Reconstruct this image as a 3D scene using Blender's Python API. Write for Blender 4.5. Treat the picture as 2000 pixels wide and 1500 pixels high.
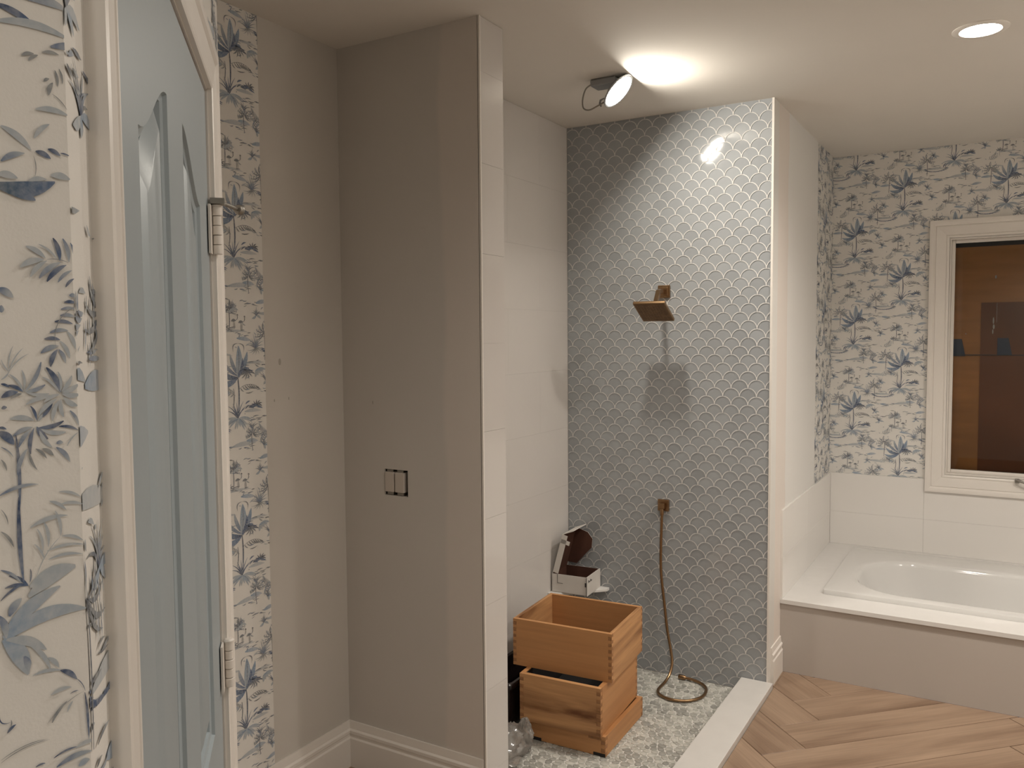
import bpy, math, random
from mathutils import Vector, Matrix

# ------------------------------------------------------------------ scene
for o in list(bpy.data.objects):
    bpy.data.objects.remove(o)
SC = bpy.context.scene
COL = SC.collection
rnd = random.Random(7)

# camera (solved from the room's straight lines; room is 2.74 m high)
cam_d = bpy.data.cameras.new('camera')
cam_d.sensor_width = 36.0
cam_d.lens = 1621.2 / 2000 * 36.0
cam_d.clip_start = 0.02
cam = bpy.data.objects.new('camera', cam_d)
COL.objects.link(cam)
_yaw, _pit, _rol = [math.radians(a) for a in (30.617, -3.330, -0.436)]
_f = Vector((-math.sin(_yaw) * math.cos(_pit), math.cos(_yaw) * math.cos(_pit), math.sin(_pit)))
_r = Vector((math.cos(_yaw), math.sin(_yaw), 0))
_u = _r.cross(_f)
_r2 = _r * math.cos(_rol) + _u * math.sin(_rol)
_u2 = -_r * math.sin(_rol) + _u * math.cos(_rol)
CAM_P = Vector((0, 0, 1.6696))
cam.matrix_world = Matrix(((_r2.x, _u2.x, -_f.x, CAM_P.x), (_r2.y, _u2.y, -_f.y, CAM_P.y),
                           (_r2.z, _u2.z, -_f.z, CAM_P.z), (0, 0, 0, 1)))
SC.camera = cam

# night outside: no daylight
world = bpy.data.worlds.new('night')
SC.world = world
world.use_nodes = True
world.node_tree.nodes['Background'].inputs[0].default_value = (0.01, 0.013, 0.03, 1)
world.node_tree.nodes['Background'].inputs[1].default_value = 0.4

SC.view_settings.view_transform = 'Standard'
SC.view_settings.look = 'None'
SC.view_settings.gamma = 1.0
SC.view_settings.use_curve_mapping = False
SC.view_settings.exposure = 3.0

# lamp strengths; all but spot and loose are unseen, added for fill
LAMPS = dict(spot=10.0, loose=38.0, mid=8.5, right=15.0, near=1.5, rear=5.0)   # watts; the loose one as panel radiance
WARM = (1.0, 0.92, 0.835)

# ------------------------------------------------------------------ helpers
class MB:
    def __init__(s):
        s.v = []; s.f = []; s.m = []; s.c = None
    def add(s, vs, fs, mi=0):
        b = len(s.v)
        s.v += [tuple(v) for v in vs]
        for f in fs:
            s.f.append(tuple(i + b for i in f)); s.m.append(mi)
        return s
    def box(s, x0, x1, y0, y1, z0, z1, mi=0, M=None):
        vs = [Vector((x, y, z)) for x in (x0, x1) for y in (y0, y1) for z in (z0, z1)]
        if M is not None: vs = [M @ v for v in vs]
        return s.add(vs, [(0, 1, 3, 2), (4, 6, 7, 5), (0, 4, 5, 1), (2, 3, 7, 6), (0, 2, 6, 4), (1, 5, 7, 3)], mi)
    def loft(s, rings, close=True, cap0=False, cap1=False, mi=0):
        n = len(rings[0]); vs = [p for r in rings for p in r]; fs = []
        for k in range(len(rings) - 1):
            for i in range(n if close else n - 1):
                j = (i + 1) % n
                fs.append((k * n + i, k * n + j, (k + 1) * n + j, (k + 1) * n + i))
        if cap0: fs.append(tuple(reversed(range(n))))
        if cap1: fs.append(tuple((len(rings) - 1) * n + i for i in range(n)))
        return s.add(vs, fs, mi)
    def tube(s, path, r, seg=8, closed=False, mi=0, caps=True):
        path = [Vector(p) for p in path]; rings = []; n = len(path)
        up = Vector((0.13, 0.21, 0.97))
        for i, p in enumerate(path):
            a = path[i - 1] if (i > 0 or closed) else p
            b = path[(i + 1) % n] if (i < n - 1 or closed) else p
            t = (b - a).normalized()
            e1 = up - t * up.dot(t)
            if e1.length < 1e-4: e1 = Vector((1, 0, 0)) - t * t.x
            e1.normalize(); e2 = t.cross(e1); up = e1
            rr = r[i] if isinstance(r, (list, tuple)) else r
            rings.append([p + e1 * rr * math.cos(2 * math.pi * k / seg) + e2 * rr * math.sin(2 * math.pi * k / seg) for k in range(seg)])
        if closed: rings.append(rings[0])
        return s.loft(rings, True, caps and not closed, caps and not closed, mi)
    def lathe(s, prof, M, seg=24, mi=0, cap0=False, cap1=False):
        rings = [[M @ Vector((r * math.cos(2 * math.pi * k / seg), r * math.sin(2 * math.pi * k / seg), h)) for k in range(seg)] for r, h in prof]
        return s.loft(rings, True, cap0, cap1, mi)
    def build(s, name, mats, parent=None, smooth=False):
        me = bpy.data.meshes.new(name)
        me.from_pydata(s.v, [], s.f)
        if not isinstance(mats, (list, tuple)): mats = [mats]
        for m in mats: me.materials.append(m)
        if len(mats) > 1: me.polygons.foreach_set('material_index', s.m)
        if smooth: me.polygons.foreach_set('use_smooth', [True] * len(me.polygons))
        me.update()
        return link(name, me, parent)

def fixn(o):
    import bmesh
    bm = bmesh.new(); bm.from_mesh(o.data); bmesh.ops.recalc_face_normals(bm, faces=bm.faces); bm.to_mesh(o.data); bm.free()
    return o

def link(name, data, parent=None, M=None):
    o = bpy.data.objects.new(name, data)
    COL.objects.link(o)
    if parent is not None: o.parent = parent
    if M is not None: o.matrix_local = M
    return o

def tag(o, label=None, cat=None, group=None, kind=None):
    if label: o['label'] = label
    if cat: o['category'] = cat
    if group: o['group'] = group
    if kind: o['kind'] = kind
    return o

def empty(name, loc=(0, 0, 0), rz=0, **k):
    o = bpy.data.objects.new(name, None); COL.objects.link(o)
    o.location = loc; o.rotation_euler = (0, 0, rz); o.empty_display_size = 0.05
    return tag(o, **k)

def bevel(o, w, seg=2, ang=35):
    m = o.modifiers.new('bevel', 'BEVEL'); m.width = w; m.segments = seg
    m.limit_method = 'ANGLE'; m.angle_limit = math.radians(ang)
    return o

def autosmooth(o, ang=40):
    me = o.data
    me.polygons.foreach_set('use_smooth', [True] * len(me.polygons))
    try: me.set_sharp_from_angle(angle=math.radians(ang))
    except Exception: pass
    return o

# ------------------------------------------------------------------ materials
def mat(name, col, rough=0.6, metal=0.0, spec=0.5, var=0.0, vscale=4.0, bump=0.0, bscale=60.0, rand=0.0, col2=None, stretch=None, bdist=0.002):
    m = bpy.data.materials.new(name); m.use_nodes = True
    nt = m.node_tree; N = nt.nodes; L = nt.links
    b = N['Principled BSDF']
    b.inputs['Roughness'].default_value = rough
    b.inputs['Metallic'].default_value = metal
    b.inputs['Specular IOR Level'].default_value = spec
    b.inputs['Base Color'].default_value = (*col, 1)
    tc = N.new('ShaderNodeTexCoord'); vec = tc.outputs['Object']
    if stretch:
        mp = N.new('ShaderNodeMapping'); mp.inputs['Scale'].default_value = stretch
        L.new(vec, mp.inputs['Vector']); vec = mp.outputs['Vector']
    out = None
    if var > 0 or col2:
        nz = N.new('ShaderNodeTexNoise'); nz.inputs['Scale'].default_value = vscale
        nz.inputs['Detail'].default_value = 4; L.new(vec, nz.inputs['Vector'])
        rp = N.new('ShaderNodeValToRGB')
        c2 = col2 or tuple(c * (1 - var) for c in col)
        rp.color_ramp.elements[0].color = (*c2, 1); rp.color_ramp.elements[0].position = 0.32
        rp.color_ramp.elements[1].color = (*col, 1); rp.color_ramp.elements[1].position = 0.68
        L.new(nz.outputs['Fac'], rp.inputs['Fac']); out = rp.outputs['Color']
    if rand > 0:
        oi = N.new('ShaderNodeObjectInfo'); ge = N.new('ShaderNodeNewGeometry')
        ad = N.new('ShaderNodeMath'); ad.operation = 'ADD'
        L.new(oi.outputs['Random'], ad.inputs[0]); L.new(ge.outputs['Random Per Island'], ad.inputs[1])
        fr = N.new('ShaderNodeMath'); fr.operation = 'FRACT'; L.new(ad.outputs[0], fr.inputs[0])
        mr = N.new('ShaderNodeMapRange'); mr.inputs['To Min'].default_value = 1 - rand; mr.inputs['To Max'].default_value = 1 + rand
        L.new(fr.outputs[0], mr.inputs['Value'])
        mx = N.new('ShaderNodeVectorMath'); mx.operation = 'SCALE'
        if out: L.new(out, mx.inputs[0])
        else: mx.inputs[0].default_value = col
        L.new(mr.outputs['Result'], mx.inputs['Scale']); out = mx.outputs['Vector']
    if out: L.new(out, b.inputs['Base Color'])
    if bump > 0:
        n2 = N.new('ShaderNodeTexNoise'); n2.inputs['Scale'].default_value = bscale; n2.inputs['Detail'].default_value = 3
        L.new(tc.outputs['Object'], n2.inputs['Vector'])
        bp = N.new('ShaderNodeBump'); bp.inputs['Strength'].default_value = bump; bp.inputs['Distance'].default_value = bdist
        L.new(n2.outputs['Fac'], bp.inputs['Height']); L.new(bp.outputs['Normal'], b.inputs['Normal'])
    return m

def wood(name, light, dark, along=0, rough=0.45, ring=9.0, streak=1.0, rand=True):
    """plank wood: long grain streaks along local axis `along`, each piece with its own figure"""
    m = bpy.data.materials.new(name); m.use_nodes = True
    nt = m.node_tree; N = nt.nodes; L = nt.links; b = N['Principled BSDF']
    b.inputs['Roughness'].default_value = rough; b.inputs['Specular IOR Level'].default_value = 0.35
    tc = N.new('ShaderNodeTexCoord'); oi = N.new('ShaderNodeObjectInfo')
    sc = N.new('ShaderNodeVectorMath'); sc.operation = 'SCALE'
    sc.inputs[0].default_value = (17.3, 9.1, 23.7); L.new(oi.outputs['Random'], sc.inputs['Scale'])
    ad = N.new('ShaderNodeVectorMath'); ad.operation = 'ADD'
    L.new(tc.outputs['Object'], ad.inputs[0]); L.new(sc.outputs['Vector'], ad.inputs[1])
    mp = N.new('ShaderNodeMapping')
    s = [ring, ring, ring]; s[along] = ring * 0.13
    mp.inputs['Scale'].default_value = s
    L.new(ad.outputs['Vector'], mp.inputs['Vector'])
    nz = N.new('ShaderNodeTexNoise'); nz.inputs['Scale'].default_value = 1.0; nz.inputs['Detail'].default_value = 5
    nz.inputs['Distortion'].default_value = 0.6; L.new(mp.outputs['Vector'], nz.inputs['Vector'])
    rp = N.new('ShaderNodeValToRGB'); e = rp.color_ramp.elements
    e[0].position = 0.30; e[0].color = (*dark, 1); e[1].position = 0.62; e[1].color = (*light, 1)
    k = e.new(0.46); k.color = (*[0.35 * d + 0.65 * l for d, l in zip(dark, light)], 1)
    L.new(nz.outputs['Fac'], rp.inputs['Fac'])
    mp2 = N.new('ShaderNodeMapping'); s2 = [ring * 14] * 3; s2[along] = ring * 0.5
    mp2.inputs['Scale'].default_value = s2; L.new(ad.outputs['Vector'], mp2.inputs['Vector'])
    n2 = N.new('ShaderNodeTexNoise'); n2.inputs['Scale'].default_value = 1.0; n2.inputs['Detail'].default_value = 2
    L.new(mp2.outputs['Vector'], n2.inputs['Vector'])
    mr = N.new('ShaderNodeMapRange'); mr.inputs['To Min'].default_value = 1 - 0.28 * streak; mr.inputs['To Max'].default_value = 1 + 0.22 * streak
    L.new(n2.outputs['Fac'], mr.inputs['Value'])
    mx = N.new('ShaderNodeVectorMath'); mx.operation = 'SCALE'
    L.new(rp.outputs['Color'], mx.inputs[0]); L.new(mr.outputs['Result'], mx.inputs['Scale'])
    L.new(mx.outputs['Vector'], b.inputs['Base Color'])
    return m

def emit(name, col, strength):
    m = bpy.data.materials.new(name); m.use_nodes = True
    nt = m.node_tree; nt.nodes.clear()
    e = nt.nodes.new('ShaderNodeEmission'); e.inputs[0].default_value = (*col, 1); e.inputs[1].default_value = strength
    o = nt.nodes.new('ShaderNodeOutputMaterial'); nt.links.new(e.outputs[0], o.inputs[0])
    return m

def clear(name, tint=(1, 1, 1), gloss=0.08, rough=0.02, haze=0.0, hazecol=(0.8, 0.8, 0.8)):
    """thin clear sheet: see-through with a mirror sheen"""
    m = bpy.data.materials.new(name); m.use_nodes = True
    nt = m.node_tree; nt.nodes.clear(); N = nt.nodes; L = nt.links
    tr = N.new('ShaderNodeBsdfTransparent'); tr.inputs[0].default_value = (*tint, 1)
    gl = N.new('ShaderNodeBsdfGlossy'); gl.inputs['Roughness'].default_value = rough
    fr = N.new('ShaderNodeFresnel'); fr.inputs['IOR'].default_value = 1.5
    ad = N.new('ShaderNodeMath'); ad.operation = 'MULTIPLY_ADD'; ad.inputs[1].default_value = 1.0; ad.inputs[2].default_value = gloss
    L.new(fr.outputs[0], ad.inputs[0])
    mx = N.new('ShaderNodeMixShader'); L.new(ad.outputs[0], mx.inputs[0]); L.new(tr.outputs[0], mx.inputs[1]); L.new(gl.outputs[0], mx.inputs[2])
    res = mx.outputs[0]
    if haze > 0:
        df = N.new('ShaderNodeBsdfDiffuse'); df.inputs[0].default_value = (*hazecol, 1)
        m2 = N.new('ShaderNodeMixShader'); m2.inputs[0].default_value = haze
        L.new(res, m2.inputs[1]); L.new(df.outputs[0], m2.inputs[2]); res = m2.outputs[0]
    o = N.new('ShaderNodeOutputMaterial'); L.new(res, o.inputs[0])
    return m

M_DRY = mat('drywall_primer', (0.62, 0.585, 0.535), 0.75, spec=0.25, var=0.06, vscale=1.6, bump=0.05, bscale=180)
M_CEIL = mat('ceiling_paint', (0.76, 0.725, 0.67), 0.9, spec=0.15, var=0.03, vscale=2.0, bump=0.12, bscale=90)
M_PAINT = mat('white_wall_paint', (0.74, 0.72, 0.68), 0.65, spec=0.3, var=0.05, vscale=1.3, bump=0.04, bscale=150)
M_PAPER = mat('wallpaper_ground', (0.78, 0.755, 0.71), 0.6, spec=0.3, var=0.03, vscale=30, bump=0.06, bscale=500)
M_TRIM = mat('white_trim_enamel', (0.80, 0.755, 0.70), 0.35, spec=0.4, var=0.02, vscale=9)
M_DOOR = mat('pale_blue_door_paint', (0.35, 0.40, 0.425), 0.38, spec=0.45, bump=0.05, bscale=260)
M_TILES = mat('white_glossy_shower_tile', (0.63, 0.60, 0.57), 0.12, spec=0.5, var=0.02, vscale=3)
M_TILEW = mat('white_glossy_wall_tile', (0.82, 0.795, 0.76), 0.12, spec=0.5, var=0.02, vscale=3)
M_GROUTW = mat('white_joint', (0.52, 0.50, 0.475), 0.8, spec=0.2)
M_SCAL = mat('grey_glazed_scallop', (0.345, 0.362, 0.375), 0.06, spec=0.5, rand=0.07)
M_GROUT = mat('pale_grout', (0.74, 0.725, 0.70), 0.8, spec=0.2, var=0.08, vscale=40)
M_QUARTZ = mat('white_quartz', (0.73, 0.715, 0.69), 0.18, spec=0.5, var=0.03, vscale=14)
M_CURB = mat('curb_stone', (0.62, 0.60, 0.57), 0.3, spec=0.5, var=0.04, vscale=14)
M_TUB = mat('white_tub_enamel', (0.68, 0.67, 0.65), 0.06, spec=0.5)
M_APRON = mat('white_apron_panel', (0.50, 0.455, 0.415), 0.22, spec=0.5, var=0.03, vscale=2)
M_PEB = mat('grey_pebble', (0.48, 0.47, 0.43), 0.30, spec=0.4, col2=(0.33, 0.33, 0.295), vscale=28, rand=0.32)
M_PGROUT = mat('pebble_grout', (0.70, 0.68, 0.64), 0.7, spec=0.2, var=0.12, vscale=30)
M_PLANK = wood('oak_look_plank', (0.32, 0.222, 0.152), (0.19, 0.12, 0.078), 0, rough=0.42, ring=7.0)
M_SUB = mat('sub_floor', (0.16, 0.115, 0.08), 0.8)
M_HIVE = wood('cedar_box_side', (0.60, 0.325, 0.145), (0.15, 0.055, 0.018), 0, rough=0.5, ring=13.0, streak=0.6)
M_HIVE2 = wood('cedar_box_plain', (0.54, 0.275, 0.115), (0.44, 0.205, 0.078), 0, rough=0.5, ring=5.0, streak=0.6)
M_HEND = mat('dark_end_grain', (0.37, 0.175, 0.072), 0.7, var=0.3, vscale=80)
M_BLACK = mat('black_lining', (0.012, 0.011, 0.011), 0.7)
M_BRASS = mat('brushed_bronze', (0.33, 0.21, 0.115), 0.30, metal=1.0, bump=0.08, bscale=400)
M_BRASSD = mat('bronze_face', (0.24, 0.145, 0.075), 0.45, metal=0.6, var=0.3, vscale=60)
M_STEEL = mat('dull_steel', (0.30, 0.28, 0.25), 0.4, metal=0.9)
M_HINGE = mat('painted_hinge', (0.74, 0.69, 0.63), 0.4, spec=0.4)
M_GREY = mat('grey_box_metal', (0.33, 0.335, 0.34), 0.45, metal=0.4)
M_CARD = mat('white_card', (0.66, 0.625, 0.58), 0.7, var=0.05, vscale=20)
M_CARDIN = mat('brown_card_inside', (0.085, 0.032, 0.018), 0.8, var=0.2, vscale=14)
M_INK = mat('dark_print', (0.05, 0.045, 0.045), 0.7)
M_PLASTIC = mat('dark_brown_plastic', (0.018, 0.012, 0.012), 0.22, spec=0.5)
M_KRAFT = mat('brown_board', (0.52, 0.215, 0.06), 0.6, spec=0.25, var=0.25, vscale=3, stretch=(1, 1, 6))
M_KRAFTD = mat('darker_brown_board', (0.21, 0.065, 0.022), 0.6, spec=0.25, var=0.2, vscale=3)
M_TAPE = mat('blue_tape', (0.012, 0.024, 0.06), 0.5)
M_NAVY = mat('navy_gap', (0.008, 0.010, 0.020), 0.6)
M_WHITEPL = mat('cream_plastic', (0.58, 0.52, 0.46), 0.4)
M_GLASS = clear('window_glass', (0.90, 0.92, 0.92), 0.0)
M_BAG = clear('clear_plastic_film', (0.97, 0.95, 0.93), 0.12, 0.15, haze=0.22, hazecol=(0.62, 0.58, 0.53))

M_LENS = emit('lit_downlight_lens', (1.0, 0.95, 0.88), 6.0)
M_LOOSE = emit('lit_loose_downlight', (1.0, 0.93, 0.82), LAMPS['loose'])


def ink_mat():
    m = bpy.data.materials.new('wallpaper_ink'); m.use_nodes = True
    nt = m.node_tree; N = nt.nodes; L = nt.links; b = N['Principled BSDF']
    b.inputs['Roughness'].default_value = 0.6; b.inputs['Specular IOR Level'].default_value = 0.25
    at = N.new('ShaderNodeAttribute'); at.attribute_name = 'ink'
    tc = N.new('ShaderNodeTexCoord')
    nz = N.new('ShaderNodeTexNoise'); nz.inputs['Scale'].default_value = 190; nz.inputs['Detail'].default_value = 3
    L.new(tc.outputs['Object'], nz.inputs['Vector'])
    mr = N.new('ShaderNodeMapRange'); mr.inputs['From Min'].default_value = 0.35; mr.inputs['From Max'].default_value = 0.75
    mr.inputs['To Min'].default_value = 0.0; mr.inputs['To Max'].default_value = 0.34
    L.new(nz.outputs['Fac'], mr.inputs['Value'])
    mx = N.new('ShaderNodeMix'); mx.data_type = 'RGBA'
    L.new(mr.outputs['Result'], mx.inputs[0]); L.new(at.outputs['Color'], mx.inputs[6]); mx.inputs[7].default_value = (0.70, 0.68, 0.64, 1)
    L.new(mx.outputs[2], b.inputs['Base Color'])
    return m
M_INKP = ink_mat()

def banded(name, base, band, axis, lo, hi, rough=0.7):
    """painted wall with a band of differently coloured skim coat, ragged edges"""
    m = mat(name, base, rough, spec=0.25, var=0.05, vscale=1.6, bump=0.05, bscale=180)
    nt = m.node_tree; N = nt.nodes; L = nt.links; b = N['Principled BSDF']
    src = b.inputs['Base Color'].links[0].from_socket
    tc = N.new('ShaderNodeTexCoord'); sp = N.new('ShaderNodeSeparateXYZ'); L.new(tc.outputs['Object'], sp.inputs[0])
    nz = N.new('ShaderNodeTexNoise'); nz.inputs['Scale'].default_value = 2.2; nz.inputs['Detail'].default_value = 3; L.new(tc.outputs['Object'], nz.inputs['Vector'])
    ad = N.new('ShaderNodeMath'); ad.operation = 'MULTIPLY_ADD'; ad.inputs[1].default_value = 0.09; L.new(nz.outputs['Fac'], ad.inputs[0]); L.new(sp.outputs[axis], ad.inputs[2])
    rp = N.new('ShaderNodeMapRange'); rp.interpolation_type = 'SMOOTHSTEP'
    rp.inputs['From Min'].default_value = lo + .045; rp.inputs['From Max'].default_value = hi + .045
    L.new(ad.outputs[0], rp.inputs['Value'])
    mx = N.new('ShaderNodeMix'); mx.data_type = 'RGBA'; L.new(rp.outputs['Result'], mx.inputs[0]); L.new(src, mx.inputs[6]); mx.inputs[7].default_value = (*band, 1)
    L.new(mx.outputs[2], b.inputs['Base Color'])
    return m
M_PART = banded('partition_skim', (0.615, 0.58, 0.535), (0.66, 0.605, 0.55), 0, -1.71, -1.68)
M_TUBL = banded('tub_wall_skim', (0.76, 0.70, 0.645), (0.76, 0.745, 0.715), 1, 4.21, 4.225)
M_SCUFF = mat('drywall_scuff', (0.42, 0.385, 0.34), 0.8)

# ------------------------------------------------------------------ room dimensions
H = 2.74
X1, Y1 = -2.165, 2.3926        # alcove corner
X2, Y2 = -1.532, 2.541         # free end of the partition
X3, Y3 = -1.9725, 3.911        # shower corner
X4, Y4 = -0.9195, 5.435        # tub corner
YA, ZD = 4.14, 0.3635          # tub apron, tub deck top
ZS = -0.036                    # shower floor
XR, YR = 1.15, -1.6            # walls out of the picture
CX, CY = -0.4837, 0.2984        # near corner of the closet
Q = math.sqrt(0.5)
def DP(s, n, z): return Vector(((-s + n) * Q, (s + n) * Q, z))      # closet front: along, out, up
DM = Matrix(((-Q, Q, 0, 0), (Q, Q, 0, 0), (0, 0, 1, 0), (0, 0, 0, 1)))
NW = -0.131                    # plane of the closet front wall
S0, S1 = 0.553, 1.63            # its two corners
DO0, DO1, DOZ = 0.677, 1.409, 2.062   # door opening

def st(o, label, cat='wall'): return tag(o, label, cat, kind='structure')

# ceiling, floor slabs
st(MB().box(X1 - .3, XR + .1, YR - .1, Y4 + .2, H, H + .1).build('ceiling', M_CEIL), 'plain off-white plaster ceiling over the whole bathroom', 'ceiling')
fl = st(MB().box(-.897, XR, YR, YA, -.10, -.011).box(X1, -.897, YR, Y1, -.10, -.011).box(X4, -.897, Y3, YA, -.10, -.011).build('floor', M_SUB),
        'wood-look herringbone plank floor in front of the tub', 'floor')

# herringbone planks, 20 cm wide and 1.2 m long, at 45 degrees
PW, PL = 0.2, 1.2
def clip_poly(poly, x0, x1, y0, y1):
    for ax, lim, sg in ((0, x0, 1), (0, x1, -1), (1, y0, 1), (1, y1, -1)):
        out = []
        for i in range(len(poly)):
            a, b = poly[i], poly[(i + 1) % len(poly)]
            da, db = (a[ax] - lim) * sg, (b[ax] - lim) * sg
            if da >= 0: out.append(a)
            if (da >= 0) != (db >= 0):
                t = da / (da - db)
                out.append(tuple(p + (q - p) * t for p, q in zip(a, b)))
        poly = out
        if len(poly) < 3: return []
    return poly
def add_planks(x0, x1, y0, y1):
    Pz = (-0.789, 3.539)
    g = 0.0012
    for c in range(-2, 3):
        for k in range(-22, 12):
            op, oq = k * PW + c * PL, k * PW - c * PL
            for kind in (0, 1):
                p0, p1, q0, q1 = (op, op + PL, oq - PW, oq) if kind == 0 else (op, op + PW, oq, oq + PL)
                p0 += g; p1 -= g; q0 += g; q1 -= g
                W = [(Pz[0] + (p - q) * Q, Pz[1] + (p + q) * Q) for p, q in ((p0, q0), (p1, q0), (p1, q1), (p0, q1))]
                C = clip_poly(W, x0, x1, y0, y1)
                if len(C) < 3: continue
                area = abs(sum(C[i][0] * C[(i + 1) % len(C)][1] - C[(i + 1) % len(C)][0] * C[i][1] for i in range(len(C)))) / 2
                if area < 2e-4: continue
                ang = math.radians(45 if kind == 0 else 135)
                cx = sum(w[0] for w in W) / 4; cy = sum(w[1] for w in W) / 4
                ca, sa = math.cos(-ang), math.sin(-ang)
                loc = [((x - cx) * ca - (y - cy) * sa, (x - cx) * sa + (y - cy) * ca) for x, y in C]
                mb = MB()
                b = .0012; mx = sum(l[0] for l in loc) / len(loc); my = sum(l[1] for l in loc) / len(loc)
                def ins(l):
                    d = math.hypot(l[0] - mx, l[1] - my) or 1
                    f = max(0, 1 - 1.6 * b / d); return (mx + (l[0] - mx) * f, my + (l[1] - my) * f)
                mb.loft([[(x, y, -.011) for x, y in loc], [(x, y, -.0012) for x, y in loc], [(*ins(l), 0) for l in loc]], cap1=True)
                o = mb.build('plank', M_PLANK, fl)
                o.location = (cx, cy, 0); o.rotation_euler = (0, 0, ang)
add_planks(-.897, XR, 1.3, YA)
add_planks(X1 + .001, -.897, 1.3, Y1)
add_planks(X4, -.897, Y3, YA)

# alcove, left side
w_al = st(MB().box(X1 - .1, X1, 1.0, Y2 + .1, -.05, H).build('wall_alcove_left', M_DRY), 'bare primed drywall side of the alcove beside the wallpaper strip')
# partition: alcove back, with the cut-out for the electrical box; free end tiled
EX0, EX1, EZ0, EZ1 = -1.969, -1.861, 1.083, 1.180
mb = MB()
for a in ((X1, EX0, 0, H), (EX1, X2 - .008, 0, H), (EX0, EX1, 0, EZ0), (EX0, EX1, EZ1, H)):
    mb.box(a[0], a[1], Y1, Y1 + .055, a[2], a[3])
mb.box(X1, X2 - .008, Y1 + .055, Y2 - .001, -.05, H)
w_pt = st(mb.build('wall_partition', M_PART), 'bare drywall partition between the alcove and the shower with a switch cut-out')
mb = MB().box(X2 - .0095, X2 - .0072, Y1, Y2 - .001, -.05, H); mb.build('joint', M_GROUTW, w_pt)
zt = H - .001; zz = [H - .001, 2.559]
while zz[-1] > .1: zz.append(zz[-1] - .305)
zz[-1] = -.03
for a, b in zip(zz[1:], zz[:-1]):
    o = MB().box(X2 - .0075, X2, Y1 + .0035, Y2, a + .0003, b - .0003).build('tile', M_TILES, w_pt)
mb = MB().box(X2 - .006, X2 + .0006, Y1 - .002, Y1 + .0035, .0, H); mb.build('edge_strip', M_TRIM, w_pt)
# shower left wall with large white tiles
w_sl = st(MB().box(X3 - .1, X3 - .008, Y2 - .05, Y3 + .1, ZS, H).build('wall_shower_left', M_GROUTW), 'glossy white large-format tile wall on the left of the shower')
zr = [ZS + .305 * i for i in range(10)]; zr[-1] = H - .001
for i in range(9):
    cuts = [Y2]; y = Y3 - (.61 if i % 2 else .305)
    ys = []
    while y > Y2: ys.append(y); y -= .61
    ys = [Y2] + ys[::-1] + [Y3 - .001]
    for a, b in zip(ys[:-1], ys[1:]):
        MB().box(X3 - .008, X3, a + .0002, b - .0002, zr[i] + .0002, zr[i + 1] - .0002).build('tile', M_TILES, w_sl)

# shower back wall: scallop tiles
w_sb = st(MB().box(X3 - .1, X4, Y3 + .005, Y3 + .1, -.05, H).build('wall_shower_back', M_PAINT), 'grey glossy fish-scale tile wall behind the shower head')
MB().box(X3, X4 - .009, Y3 + .0035, Y3 + .005, ZS, H).build('grout', M_GROUT, w_sb)
MB().box(X4 - .009, X4 + .0006, Y3 - .002, Y3 + .004, .02, H).build('edge_strip', M_TRIM, w_sb)
R_T = 0.0398; GH = 0.0019
def scallop(g):
    """fan outline drawn in by g: round top, two hollow flanks, point below"""
    pts = []
    r = R_T - g
    for i in range(11):
        a = math.pi * i / 10
        pts.append((r * math.cos(a), r * math.sin(a)))
    rr = R_T + g
    am = math.acos(min(1, R_T / rr))
    lo = -R_T + rr * math.sin(am)
    for i in range(1, 5):
        a = math.pi / 2 + (am - math.pi / 2) * i / 4
        pts.append((-R_T + rr * math.cos(a), -R_T + rr * math.sin(a)))
    pts[-1] = (0, lo)
    for i in range(3, 0, -1):
        a = math.pi / 2 + (am - math.pi / 2) * i / 4
        pts.append((R_T - rr * math.cos(a), -R_T + rr * math.sin(a)))
    return pts
SCP = scallop(0.0); SCI = scallop(GH)
def scal_rings(x, zc, rx=0, rz=0, box=None):
    """grout edge standing a little proud, glazed face set in"""
    o_ = [(a + x, -.0006, b_ + zc) for a, b_ in SCP]
    i_ = [(a + x, -.0006, b_ + zc) for a, b_ in SCI]
    f_ = [(a + x, .0022 + a * rz + b_ * rx, b_ + zc) for a, b_ in SCP]
    if box:
        cl = lambda p: (min(max(p[0], box[0]), box[1]), p[1], min(max(p[2], box[2]), box[3]))
        o_ = [cl(p) for p in o_]; i_ = [cl(p) for p in i_]; f_ = [cl(p) for p in f_]
    return o_, i_, f_
def scal_add(mb, o_, i_, f_, dy=0.0):
    n = len(o_); o_, i_, f_ = [[(p[0], p[1] + dy, p[2]) for p in r] for r in (o_, i_, f_)]
    mb.add(o_ + i_, [(k, (k + 1) % n, n + (k + 1) % n, n + k) for k in range(n)], 1)
    mb.add(f_, [tuple(range(n))], 0)
mbs = MB(); scal_add(mbs, *scal_rings(0, 0))
me_s = bpy.data.meshes.new('scallop_tile'); me_s.from_pydata(mbs.v, [], mbs.f); me_s.materials.append(M_SCAL); me_s.materials.append(M_GROUT)
me_s.polygons.foreach_set('material_index', mbs.m)
places = []
row = 0; z = 2.755 + .0  # crown line of the top row
zc = H - .012
while zc > ZS - .05:
    off = 0 if row % 2 == 0 else R_T
    x = X4 - .0092 - .019 - off - 0.0
    xs = x + 2 * R_T
    while xs > X3 - R_T:
        places.append((xs, zc)); xs -= 2 * R_T
    zc -= R_T; row += 1
whole, cut = [], []
for x, zc in places:
    bx0, bx1, bz0, bz1 = X3 + .001, X4 - .0095, ZS, H - .001
    if x - R_T > bx0 and x + R_T < bx1 and zc - R_T > bz0 and zc + R_T < bz1: whole.append((x, zc))
    else: cut.append((x, zc))
whole.sort(key=lambda p: (Vector((p[0], Y3, p[1])) - CAM_P).length)
for x, zc in whole[:300]:
    o = link('scallop_tile', me_s, w_sb)
    o.location = (x, Y3, zc)
    o.rotation_euler = (rnd.gauss(0, .007), 0, rnd.gauss(0, .007))
mb = MB()
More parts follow.
